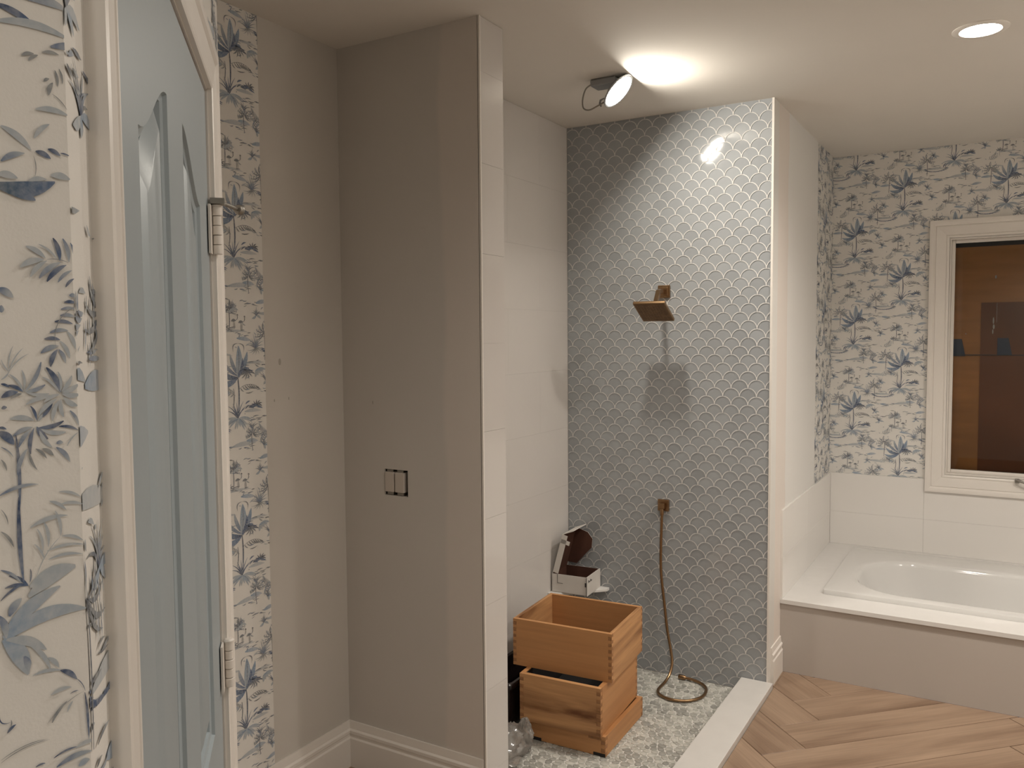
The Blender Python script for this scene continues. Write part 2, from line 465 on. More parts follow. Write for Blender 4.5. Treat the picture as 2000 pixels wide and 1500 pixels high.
for x, zc in whole[300:]:
    scal_add(mb, *scal_rings(x, zc, rnd.gauss(0, .007), rnd.gauss(0, .007)), Y3)
BXS = (X3 + .001, X4 - .0095, ZS, H - .001)
for x, zc in cut:
    if x - R_T >= BXS[1] or x + R_T <= BXS[0] or zc - R_T >= BXS[3] or zc + R_T <= BXS[2]: continue
    scal_add(mb, *scal_rings(x, zc, 0, 0, BXS), Y3)
tag(mb.build('scallop_tile_field', [M_SCAL, M_GROUT], w_sb), kind='stuff')

# tub alcove: left wall and window wall
w_tl = st(MB().box(X4 - .1, X4, Y3 + .1, Y4 + .15, 0, H).build('wall_tub_left', M_TUBL), 'plain white painted wall left of the tub with a strip of wallpaper')
WX0, WX1, WZ0, WZ1 = -.275, .72, .842, 2.208
mb = MB()
for a in ((X4, WX0, 0, H), (WX1, XR + .1, 0, H), (WX0, WX1, 0, WZ0), (WX0, WX1, WZ1, H)):
    mb.box(a[0], a[1], Y4, Y4 + .15, a[2], a[3])
w_wn = st(mb.build('wall_window', M_PAINT), 'wallpapered wall with the dark window above the tub')
ZW = .806
# wainscot tiles
def tiles_on(parent, fn, us, zs):
    for a, b in zip(us[:-1], us[1:]):
        for c, d in zip(zs[:-1], zs[1:]):
            o = fn(a + .0003, b - .0003, c + .0003, d - .0003); o.parent = parent; bevel(o, .0005, 1)
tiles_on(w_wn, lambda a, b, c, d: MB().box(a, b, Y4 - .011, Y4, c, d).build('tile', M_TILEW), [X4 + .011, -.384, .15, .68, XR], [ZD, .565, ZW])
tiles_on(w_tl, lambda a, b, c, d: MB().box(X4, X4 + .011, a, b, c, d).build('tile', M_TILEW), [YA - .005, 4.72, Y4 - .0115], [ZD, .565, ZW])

# closet: near side, front with the door opening, far side
w_cs = st(MB().box(CX - .1, CX, YR, CY, -.05, H).build('wall_closet_side', M_PAPER), 'wallpapered closet side close to the camera at the left edge')
mb = MB()
for a in ((S0, DO0 - .02, 0, H), (DO1 + .02, S1, 0, H), (DO0 - .02, DO1 + .02, DOZ + .02, H)):
    mb.box(a[0], a[1], NW - .1, NW, a[2], a[3], M=DM)
w_cf = st(fixn(mb.build('wall_closet_front', M_PAPER)), 'angled wallpapered closet front around the blue door')
fc = DP(S1, NW, 0)
w_cb = st(MB().box(X1 - .1, fc.x, fc.y - .1, fc.y, -.05, H).build('wall_closet_far', M_DRY), 'hidden closet wall turning into the alcove behind the door')
# out of the picture
st(MB().box(XR, XR + .1, YR, Y4 + .15, -.05, H).build('wall_right', M_PAINT), 'white painted wall right of the tub outside the picture')
st(MB().box(CX - .1, XR + .1, YR - .1, YR, -.05, H).build('wall_rear', M_PAINT), 'white painted wall behind the photographer')

# shower pebble floor
PX1 = -1.0465
fs = st(MB().box(X3 - .01, PX1 + .02, Y2 - .2, Y3 + .01, ZS - .06, ZS - .0035).box(X2, PX1 + .02, Y1 + .1, Y2, ZS - .06, ZS - .0035).build('floor_shower', M_PGROUT), 'pale pebble mosaic floor of the shower', 'floor')
def voronoi(x0, x1, y0, y1, g):
    nx, ny = int((x1 - x0) / g) + 3, int((y1 - y0) / g) + 3
    P = {}
    for i in range(nx):
        for j in range(ny):
            P[i, j] = (x0 + (i - 1 + .5 * (j % 2) + rnd.uniform(-.42, .42)) * g, y0 + (j - 1 + rnd.uniform(-.42, .42)) * g)
    out = []
    for (i, j), c in P.items():
        poly = [(c[0] - 2 * g, c[1] - 2 * g), (c[0] + 2 * g, c[1] - 2 * g), (c[0] + 2 * g, c[1] + 2 * g), (c[0] - 2 * g, c[1] + 2 * g)]
        for di in range(-3, 4):
            for dj in range(-3, 4):
                q = P.get((i + di, j + dj))
                if q is None or (di == 0 and dj == 0): continue
                nx_, ny_ = q[0] - c[0], q[1] - c[1]; L_ = math.hypot(nx_, ny_); nx_ /= L_; ny_ /= L_
                lim = L_ / 2 - .0012
                res = []
                for k in range(len(poly)):
                    a, b = poly[k], poly[(k + 1) % len(poly)]
                    da = lim - ((a[0] - c[0]) * nx_ + (a[1] - c[1]) * ny_); db = lim - ((b[0] - c[0]) * nx_ + (b[1] - c[1]) * ny_)
                    if da >= 0: res.append(a)
                    if (da >= 0) != (db >= 0):
                        t = da / (da - db); res.append((a[0] + (b[0] - a[0]) * t, a[1] + (b[1] - a[1]) * t))
                poly = res
                if len(poly) < 3: break
            if len(poly) < 3: break
        if len(poly) >= 3: out.append((c, poly))
    return out
def pebble_rings(poly):
    cx = sum(p[0] for p in poly) / len(poly); cy = sum(p[1] for p in poly) / len(poly)
    # even out to 9 directions, softened
    pts = []
    per = []
    n = len(poly)
    seg = [math.hypot(poly[(k + 1) % n][0] - poly[k][0], poly[(k + 1) % n][1] - poly[k][1]) for k in range(n)]
    tot = sum(seg) or 1
    for m in range(9):
        d = tot * m / 9; k = 0
        while k < n - 1 and d > seg[k]: d -= seg[k]; k += 1
        t = min(1, d / (seg[k] or 1)); a, b = poly[k], poly[(k + 1) % n]
        pts.append((a[0] + (b[0] - a[0]) * t, a[1] + (b[1] - a[1]) * t))
    pts = [tuple(.14 * pts[m - 1][q] + .72 * pts[m][q] + .14 * pts[(m + 1) % 9][q] for q in (0, 1)) for m in range(9)]
    def sc(f, z): return [(cx + (x - cx) * f, cy + (y - cy) * f, z) for x, y in pts]
    return [sc(1.02, ZS - .004), sc(1.0, ZS - .0012), sc(.74, ZS)]
cells = []
for c, poly in voronoi(X3, PX1, Y2 - .15, Y3, .031):
    poly = clip_poly(poly, X3 + .002, PX1, Y1 + .1, Y3 - .001)
    if len(poly) < 3 or (c[1] < Y2 and c[0] < X2): continue
    a = abs(sum(poly[i][0] * poly[(i + 1) % len(poly)][1] - poly[(i + 1) % len(poly)][0] * poly[i][1] for i in range(len(poly)))) / 2
    if a > 4e-5: cells.append((c, poly))
def in_view(c):
    d = Vector((c[0], c[1], ZS)) - CAM_P; dz = d.dot(_f)
    u = 1000 + 1621.2 * d.dot(_r2) / dz; v = 750 - 1621.2 * d.dot(_u2) / dz
    # free of the stacked boxes and the partition
    if c[0] < -1.36 and c[0] > -1.72 and 2.98 < c[1] < 3.42: return False
    return 985 < u < 2000 and v < 1500 and not (u < 1255 and c[1] > 3.3)
cells.sort(key=lambda c: (not in_view(c[0]), (Vector((c[0][0], c[0][1], ZS)) - CAM_P).length))
mb = MB()
for i, (c, poly) in enumerate(cells):
    rings = pebble_rings(poly)
    if i < 300:
        cc = (c[0], c[1], ZS)
        o = MB().loft([[(a[0] - cc[0], a[1] - cc[1], a[2] - cc[2]) for a in r] for r in rings], cap1=True).build('pebble', M_PEB, fs, smooth=False)
        o.location = cc
    else: mb.loft(rings, cap1=True)
tag(mb.build('pebble_field', M_PEB, fs), kind='stuff')

# kerb around the shower
mb = MB().box(PX1, -.898, Y1 - .02, Y3 - .0005, ZS - .02, .025).box(X2, PX1, Y1 - .02, Y1 + .12, ZS - .02, .025)
bevel(st(mb.build('trim_curb', M_CURB), 'low white stone curb along the pebble shower floor', 'curb'), .0015, 2)

# baseboards
BP = [(.016, 0), (.016, .112), (.0115, .118), (.0115, .128), (.0145, .132), (.0145, .143), (.008, .149), (.008, .153), (.0055, .178), (0, .178), (0, 0)]
def baseboard(name, a, b, nrm, label, m0=0, m1=0):
    """profile run from a to b, standing off along nrm; m0/m1 mitre the ends"""
    a, b, nrm = Vector(a), Vector(b), Vector(nrm); t = (b - a).normalized()
    rings = [[a + nrm * d + t * (d * m0) + Vector((0, 0, z)) for d, z in BP], [b + nrm * d - t * (d * m1) + Vector((0, 0, z)) for d, z in BP]]
    return st(fixn(MB().loft(rings, True, True, True).build(name, M_TRIM)), label, 'baseboard')
baseboard('baseboard_alcove_left', (X1, fc.y, 0), (X1, Y1, 0), (1, 0, 0), 'white moulded baseboard on the left wall of the alcove', 0, 1)
baseboard('baseboard_alcove_back', (X1, Y1, 0), (X2 - .012, Y1, 0), (0, -1, 0), 'white moulded baseboard along the alcove back wall under the switch', 1, 0)
baseboard('baseboard_tub', (X4, Y3 + .035, 0), (X4, YA - .002, 0), (1, 0, 0), 'short white baseboard stub between the shower edge and the tub')

# ------------------------------------------------------------------ wallpaper print
INK = dict(d=(.035, .058, .125), m=(.115, .165, .27), l=(.40, .44, .475), g=(.24, .255, .265), b=(.25, .335, .445), t=(.05, .095, .15), k=(.055, .06, .075), s=(.14, .155, .185))
PAPER = (.74, .715, .675)
class Ink:
    def __init__(s): s.q = []; s.n = 0
    def leaf(s, x0, y0, x1, y1, w, bend=.08, c0='m', c1=None, n=6, prof=0):
        c0 = INK[c0] if isinstance(c0, str) else c0
        c1 = c0 if c1 is None else (INK[c1] if isinstance(c1, str) else c1)
        dx, dy = x1 - x0, y1 - y0; L_ = math.hypot(dx, dy) or 1e-6; nx, ny = -dy / L_, dx / L_
        row = []
        for i in range(n + 1):
            t = i / n; bo = 4 * t * (1 - t) * bend * L_
            cx, cy = x0 + dx * t + nx * bo, y0 + dy * t + ny * bo
            if prof == 0: hw = w / 2 * (math.sin(math.pi * (t * .93 + .05)) ** .8)
            elif prof == 1: hw = w / 2 * (.55 + .45 * math.sin(math.pi * t))       # stem
            else: hw = w / 2 * (1 - t) ** .7 * (1 if t > .02 else .7)              # spike from the base
            hw = max(hw, w * .04)
            c = tuple(a + (b - a) * t for a, b in zip(c0, c1))
            row.append(((cx + nx * hw, cy + ny * hw, c), (cx - nx * hw, cy - ny * hw, c)))
        ly = s.n % 40; s.n += 1
        for a, b in zip(row[:-1], row[1:]): s.q.append((ly, (a[0], b[0], b[1], a[1])))
    def frond(s, x0, y0, x1, y1, bend, n, ln, w, c='m', c2='l', sides=(1, -1)):
        dx, dy = x1 - x0, y1 - y0; L_ = math.hypot(dx, dy); nx, ny = -dy / L_, dx / L_; tx, ty = dx / L_, dy / L_
        s.leaf(x0, y0, x1, y1, w * .35, bend, 's', 's', 5, 1)
        for i in range(n):
            t = (i + 1) / (n + .5); bo = 4 * t * (1 - t) * bend * L_
            cx, cy = x0 + dx * t + nx * bo, y0 + dy * t + ny * bo
            l2 = ln * (.55 + .6 * math.sin(math.pi * min(1, t * .9 + .08)))
            for sd in sides:
                a = .75 + R.uniform(-.1, .1)
                ex = cx + (tx * math.cos(a) + nx * sd * math.sin(a)) * l2; ey = cy + (ty * math.cos(a) + ny * sd * math.sin(a)) * l2
                s.leaf(cx, cy, ex, ey, w, .1 * sd, R.choice((c, c, c2)), c2, 3)
    def palm(s, x, y, h, r, c='s'):
        s.leaf(x, y, x + R.uniform(-.003, .003), y + h, .0034, R.uniform(-.04, .04), 's', 's', 4, 1)
        for k in range(9):
            a = math.radians(-35 + 250 * k / 8) + R.uniform(-.12, .12)
            ex, ey = x + math.cos(a) * r, y + h + math.sin(a) * r * .75 - .3 * r * abs(math.cos(a))
            s.leaf(x, y + h, ex, ey, .0042, -.16 * math.copysign(1, math.cos(a)), 's', 'g', 4)
            for j in range(3):
                t = .4 + .25 * j; bx, by = x + (ex - x) * t, y + h + (ey - y - h) * t + .004
                s.leaf(bx, by, bx + R.uniform(-.003, .005) * math.copysign(1, ex - x), by - r * R.uniform(.25, .45), .0027, .05, R.choice('sgm'), 'l', 3)
    def agave(s, x, y, r, c='m'):
        for k in range(11):
            a = math.radians(15 + 15 * k) + R.uniform(-.1, .1)
            s.leaf(x, y, x + math.cos(a) * r * R.uniform(.7, 1.1), y + math.sin(a) * r * R.uniform(.8, 1.25), .0052, .12 * math.cos(a), R.choice(('s', c, 'm')), 'l', 4, 2)
        for k in range(7):
            a = math.radians(195 + 25 * k)
            s.leaf(x, y, x + math.cos(a) * r * .9, y + math.sin(a) * r * .55, .0042, .1, 'g', 'l', 4, 2)
    def ground(s, x, y, w, n=9, c='s'):
        for k in range(n):
            cx, cy = x + R.uniform(-w, w), y + R.uniform(-.012, .012); l2 = R.uniform(.012, .034)
            s.leaf(cx - l2 / 2, cy + R.uniform(-.003, .003), cx + l2 / 2, cy + R.uniform(-.003, .003), R.uniform(.0018, .0042), R.uniform(-.1, .1), R.choice((c, 'k', 'g', 'm')), R.choice('gl'), 3)
    def wash(s, x, y, w, h, c='l', tilt=0):
        s.leaf(x - w / 2, y - tilt, x + w / 2, y + tilt, h, .04, c, tuple(.5 * a + .5 * b for a, b in zip(INK[c], PAPER)), 6)

R = random.Random(21)
def motif():
    k = Ink()
    # washes of land first
    for (x, y, w, h) in ((-.12, -.055, .09, .014), (.02, -.225, .10, .016), (.07, .045, .09, .009), (.06, -.115, .07, .012), (-.05, .075, .06, .008)):
        k.wash(x, y, w, h, 'l', R.uniform(-.006, .006))
    # banana plant
    k.leaf(0, 0, -.080, -.010, .019, .18, 'm', 'b', 8); k.leaf(0, 0, -.074, .030, .018, .14, 'd', 'b', 8)
    k.leaf(0, .005, -.068, .073, .013, .10, 'm', 'l', 7); k.leaf(0, .01, -.030, .078, .014, .06, 'm', 'l', 7)
    k.leaf(0, 0, .006, .104, .026, -.04, 'l', 'b', 8); k.leaf(.001, .01, .006, .098, .0025, -.04, 's', 's', 6, 1)
    k.leaf(0, .004, .042, .084, .019, -.08, 'm', 'b', 8); k.leaf(.004, .003, .022, .064, .013, -.1, 'd', 'm', 6)
    k.leaf(0, 0, .072, .010, .016, .22, 'm', 'd', 8); k.leaf(.005, -.002, .055, .020, .004, .2, 's', 's', 6)
    k.leaf(-.016, .085, .006, .112, .004, .35, 's', 'g', 6); k.leaf(.006, .112, .026, .082, .004, .35, 's', 'g', 6)
    k.leaf(.0, .002, .001, -.105, .0056, .03, 's', 'm', 6, 1); k.leaf(.0012, .0, .0022, -.1, .0018, .03, 'k', 'k', 5, 1)
    k.leaf(-.019, -.035, -.021, -.098, .0032, .05, 's', 's', 5, 1)
    k.frond(.001, -.040, .088, -.036, .16, 9, .023, .0042, 's', 'g', (-1,))
    k.frond(-.012, -.060, -.092, -.044, -.14, 8, .020, .0040, 'g', 'l', (1, -1))
    # bush at its foot
    for q in range(9):
        a = math.radians(38 + 14 * q)
        k.leaf(-.004, -.135, -.004 + math.cos(a) * .058 * R.uniform(.7, 1.1), -.135 + math.sin(a) * .058 * R.uniform(.8, 1.1), .0055, .14 * math.cos(a), 'd' if q % 2 else 's', 'm', 5, 2)
    for q in range(12):
        a = math.radians(-15 - 150 * q / 11)
        k.leaf(-.002, -.135, math.cos(a) * .066 * R.uniform(.7, 1.1), -.135 + math.sin(a) * .040 * R.uniform(.7, 1.1), .0075, .1 * math.cos(a), R.choice('bml'), 'l', 5)
    for q in range(9):
        x, y = .035 + R.uniform(-.01, .05), -.098 + R.uniform(-.016, .014)
        a = R.uniform(-.5, .9); k.leaf(x, y, x + math.cos(a) * .024, y + math.sin(a) * .018, .0055, .1, R.choice('dms'), 'm', 4)
    for q in range(7):
        a = math.radians(-20 + 220 * q / 6); x, y = .078, -.095
        k.leaf(x, y, x + math.cos(a) * .024, y + math.sin(a) * .018, .0045, .1, 'k' if q % 2 else 's', 's', 4)
    # pond with a dark boat-like rim, left of the bush
    for q in range(12):
        a = math.radians(180 + 180 * q / 11)
        x, y = -.098 + math.cos(a) * .055, -.170 + math.sin(a) * .018
        k.leaf(x - .012, y + .002, x + .012, y - .001, .0042, .05, R.choice('dmd'), 'm', 3)
    k.wash(-.098, -.172, .09, .013, 'l'); k.leaf(-.05, -.165, -.035, -.140, .006, .1, 'd', 'm', 4)
    k.leaf(-.060, -.168, -.046, -.142, .006, .1, 'd', 'm', 4); k.ground(-.10, -.160, .06, 6)
    # small palms and agave
    k.palm(-.084, -.022, .092, .044); k.palm(.118, .055, .096, .044)
    k.agave(.078, .095, .042); k.ground(.075, .042, .07, 12, 'd')
    for q in range(7): k.leaf(.020 + R.uniform(-.004, .012), .014 + .0028 * q, .050 + R.uniform(-.006, .018), .016 + .0028 * q, .0062, R.uniform(-.1, .1), R.choice('dm'), R.choice('mb'), 4)
    for q in range(6):
        a = math.radians(-160 + 30 * q); k.leaf(.036, .018, .036 + math.cos(a) * .032, .018 + math.sin(a) * .028, .005, .1, 's', 'g', 4)
    for q in range(5): k.leaf(.075, .020, .075 + .012 * q, -.002 + .006 * q, .010, .1, R.choice('bl'), 'l', 5)
    # water birds
    for bx, by in ((-.012, .185), (.018, .180)):
        k.leaf(bx - .010, by, bx + .010, by + .002, .009, .12, 'g', 's', 5); k.leaf(bx + .009, by + .002, bx + .013, by + .022, .0022, -.3, 's', 's', 5, 1)
        k.leaf(bx + .013, by + .022, bx + .019, by + .017, .003, .3, 'k', 'k', 3); k.leaf(bx, by, bx + .001, by - .026, .0016, 0, 's', 's', 3, 1)
        k.leaf(bx + .003, by, bx + .005, by - .025, .0014, .06, 's', 's', 3, 1)
    k.ground(.0, .155, .05, 8); k.wash(.0, .150, .09, .008, 'l')
    # star-shaped plant and stray ferns
    for q in range(7):
        a = 2 * math.pi * q / 7 + .3; k.leaf(-.045, .165, -.045 + math.cos(a) * .018, .165 + math.sin(a) * .013, .0042, .1, 's', 'g', 3)
    k.leaf(-.045, .165, -.043, .13, .002, 0, 'g', 'g', 3, 1)
    k.frond(.125, -.20, .085, -.165, .2, 6, .02, .004, 's', 'l'); k.frond(-.10, .115, -.06, .150, -.2, 6, .018, .004, 'g', 'l')
    k.frond(.09, -.23, .125, -.195, .15, 6, .018, .004, 'm', 'l')
    for q in range(40):
        x, y = R.uniform(-.13, .13), R.uniform(-.26, .26); k.leaf(x, y, x + R.uniform(-.018, .018), y + R.uniform(-.006, .010), .0040, .1, R.choice('gsml'), 'l', 3)
    for gx, gy, gw, gn in ((.10, -.145, .05, 9), (-.03, -.235, .09, 14), (-.09, .045, .06, 9), (.06, .140, .08, 10), (-.07, .215, .07, 10), (.09, -.05, .05, 7), (.03, .245, .09, 10)):
        k.ground(gx, gy, gw, gn, R.choice('smd'))
    # tufts of grass and broad brushed leaves between the plants
    for gx, gy in ((-.11, -.10), (.12, -.015), (-.02, .225), (.085, .205), (-.115, .19), (.055, -.175), (-.055, -.045), (.105, -.235)):
        for q in range(7):
            a = math.radians(25 + 130 * q / 6) + R.uniform(-.15, .15); l2 = R.uniform(.018, .036)
            k.leaf(gx, gy, gx + math.cos(a) * l2, gy + math.sin(a) * l2, .0048, .18 * math.cos(a), R.choice('smd'), R.choice('lg'), 4, 2)
        for q in range(3):
            a = math.radians(R.uniform(185, 355)); k.leaf(gx, gy, gx + math.cos(a) * .03, gy + math.sin(a) * .014, .008, .1, R.choice('bl'), 'l', 4)
    for gx, gy, gw in ((.055, -.215, .05), (-.10, .02, .06), (.03, .125, .06), (-.085, -.235, .05), (.11, .25, .05)):
        k.wash(gx, gy, gw, .014, 'b', R.uniform(-.008, .008))
    k.palm(-.03, .155, .075, .034); k.palm(.055, -.245, .060, .030)
    return k
MOTIF = motif()

def lay_print(name, quads, O, U, Nn, u0, u1, z0, z1, parent):
    """put the printed strokes on a wall: O origin, U along, Nn out of the wall; clipped to the sheet"""
    O, U, Nn = Vector(O), Vector(U), Vector(Nn); V = []; F = []; Cc = []
    for ly, q in quads:
        us = [p[0] for p in q]; zs = [p[1] for p in q]
        if max(us) <= u0 or min(us) >= u1 or max(zs) <= z0 or min(zs) >= z1: continue
        pl = [(p[0], p[1], *p[2]) for p in q]
        if min(us) < u0 or max(us) > u1 or min(zs) < z0 or max(zs) > z1:
            pl = clip_poly(pl, u0, u1, z0, z1)
            if len(pl) < 3: continue
        b = len(V); off = .0007 + .00002 * ly
        for p in pl: V.append(tuple(O + U * p[0] + Nn * off + Vector((0, 0, p[1])))); Cc.append(p[2:5])
        F.append(tuple(range(b, b + len(pl))))
    me = bpy.data.meshes.new(name); me.from_pydata(V, [], F); me.materials.append(M_INKP)
    at = me.color_attributes.new('ink', 'FLOAT_COLOR', 'POINT')
    at.data.foreach_set('color', [x for c in Cc for x in (*c, 1.0)])
    return tag(link(name, me, parent), kind='stuff')

def repeat(u0, u1, z0, z1, ua, za):
    out = []
    DU, DZ = .262, .525
    i0, i1 = int((u0 - ua) / DU) - 2, int((u1 - ua) / DU) + 2
    for i in range(i0, i1 + 1):
        zb = za + (DZ / 2 if i % 2 else 0)
        for j in range(int((z0 - zb) / DZ) - 1, int((z1 - zb) / DZ) + 2):
            du, dz = ua + i * DU, zb + j * DZ
            if du + .16 < u0 or du - .16 > u1: continue
            out += [(ly, tuple((p[0] + du, p[1] + dz, p[2]) for p in q)) for ly, q in MOTIF.q]
    return out

def sheet(parent, name, O, U, Nn, u0, u1, z0, z1, quads):
    O, U, Nn = Vector(O), Vector(U), Vector(Nn)
    c = [O + U * u + Nn * n + Vector((0, 0, z)) for u in (u0, u1) for n in (0, .0004) for z in (z0, z1)]
    sh = fixn(MB().add(c, [(0, 1, 3, 2), (4, 6, 7, 5), (0, 4, 5, 1), (2, 3, 7, 6), (0, 2, 6, 4), (1, 5, 7, 3)]).build('wallpaper', M_PAPER, parent))
    lay_print('wallpaper_print', quads, O, U, Nn, u0, u1, z0, z1, sh)
    return sh
# window wall: two lengths beside and above / below the window are one clipped sheet each
def win_sheet(u0, u1, z0, z1):
    sheet(w_wn, 'wallpaper', (0, Y4, 0), (1, 0, 0), (0, -1, 0), u0, u1, z0, z1, repeat(u0, u1, z0, z1, -.785, 2.259))
win_sheet(X4 + .001, -.384, ZW, H - .001)
win_sheet(-.384, .82, 2.31, H - .001)
win_sheet(.82, XR, ZW, H - .001)
sheet(w_tl, 'wallpaper', (X4, 0, 0), (0, 1, 0), (1, 0, 0), 4.955, Y4 - .001, ZW, H - .001, repeat(4.955, Y4, ZW, H, 5.20, 2.31))
sheet(w_al, 'wallpaper', (X1, 0, 0), (0, 1, 0), (1, 0, 0), fc.y + .002, 2.006, .0, H - .001, repeat(1.6, 2.006, 0, H, 1.887, 2.589))
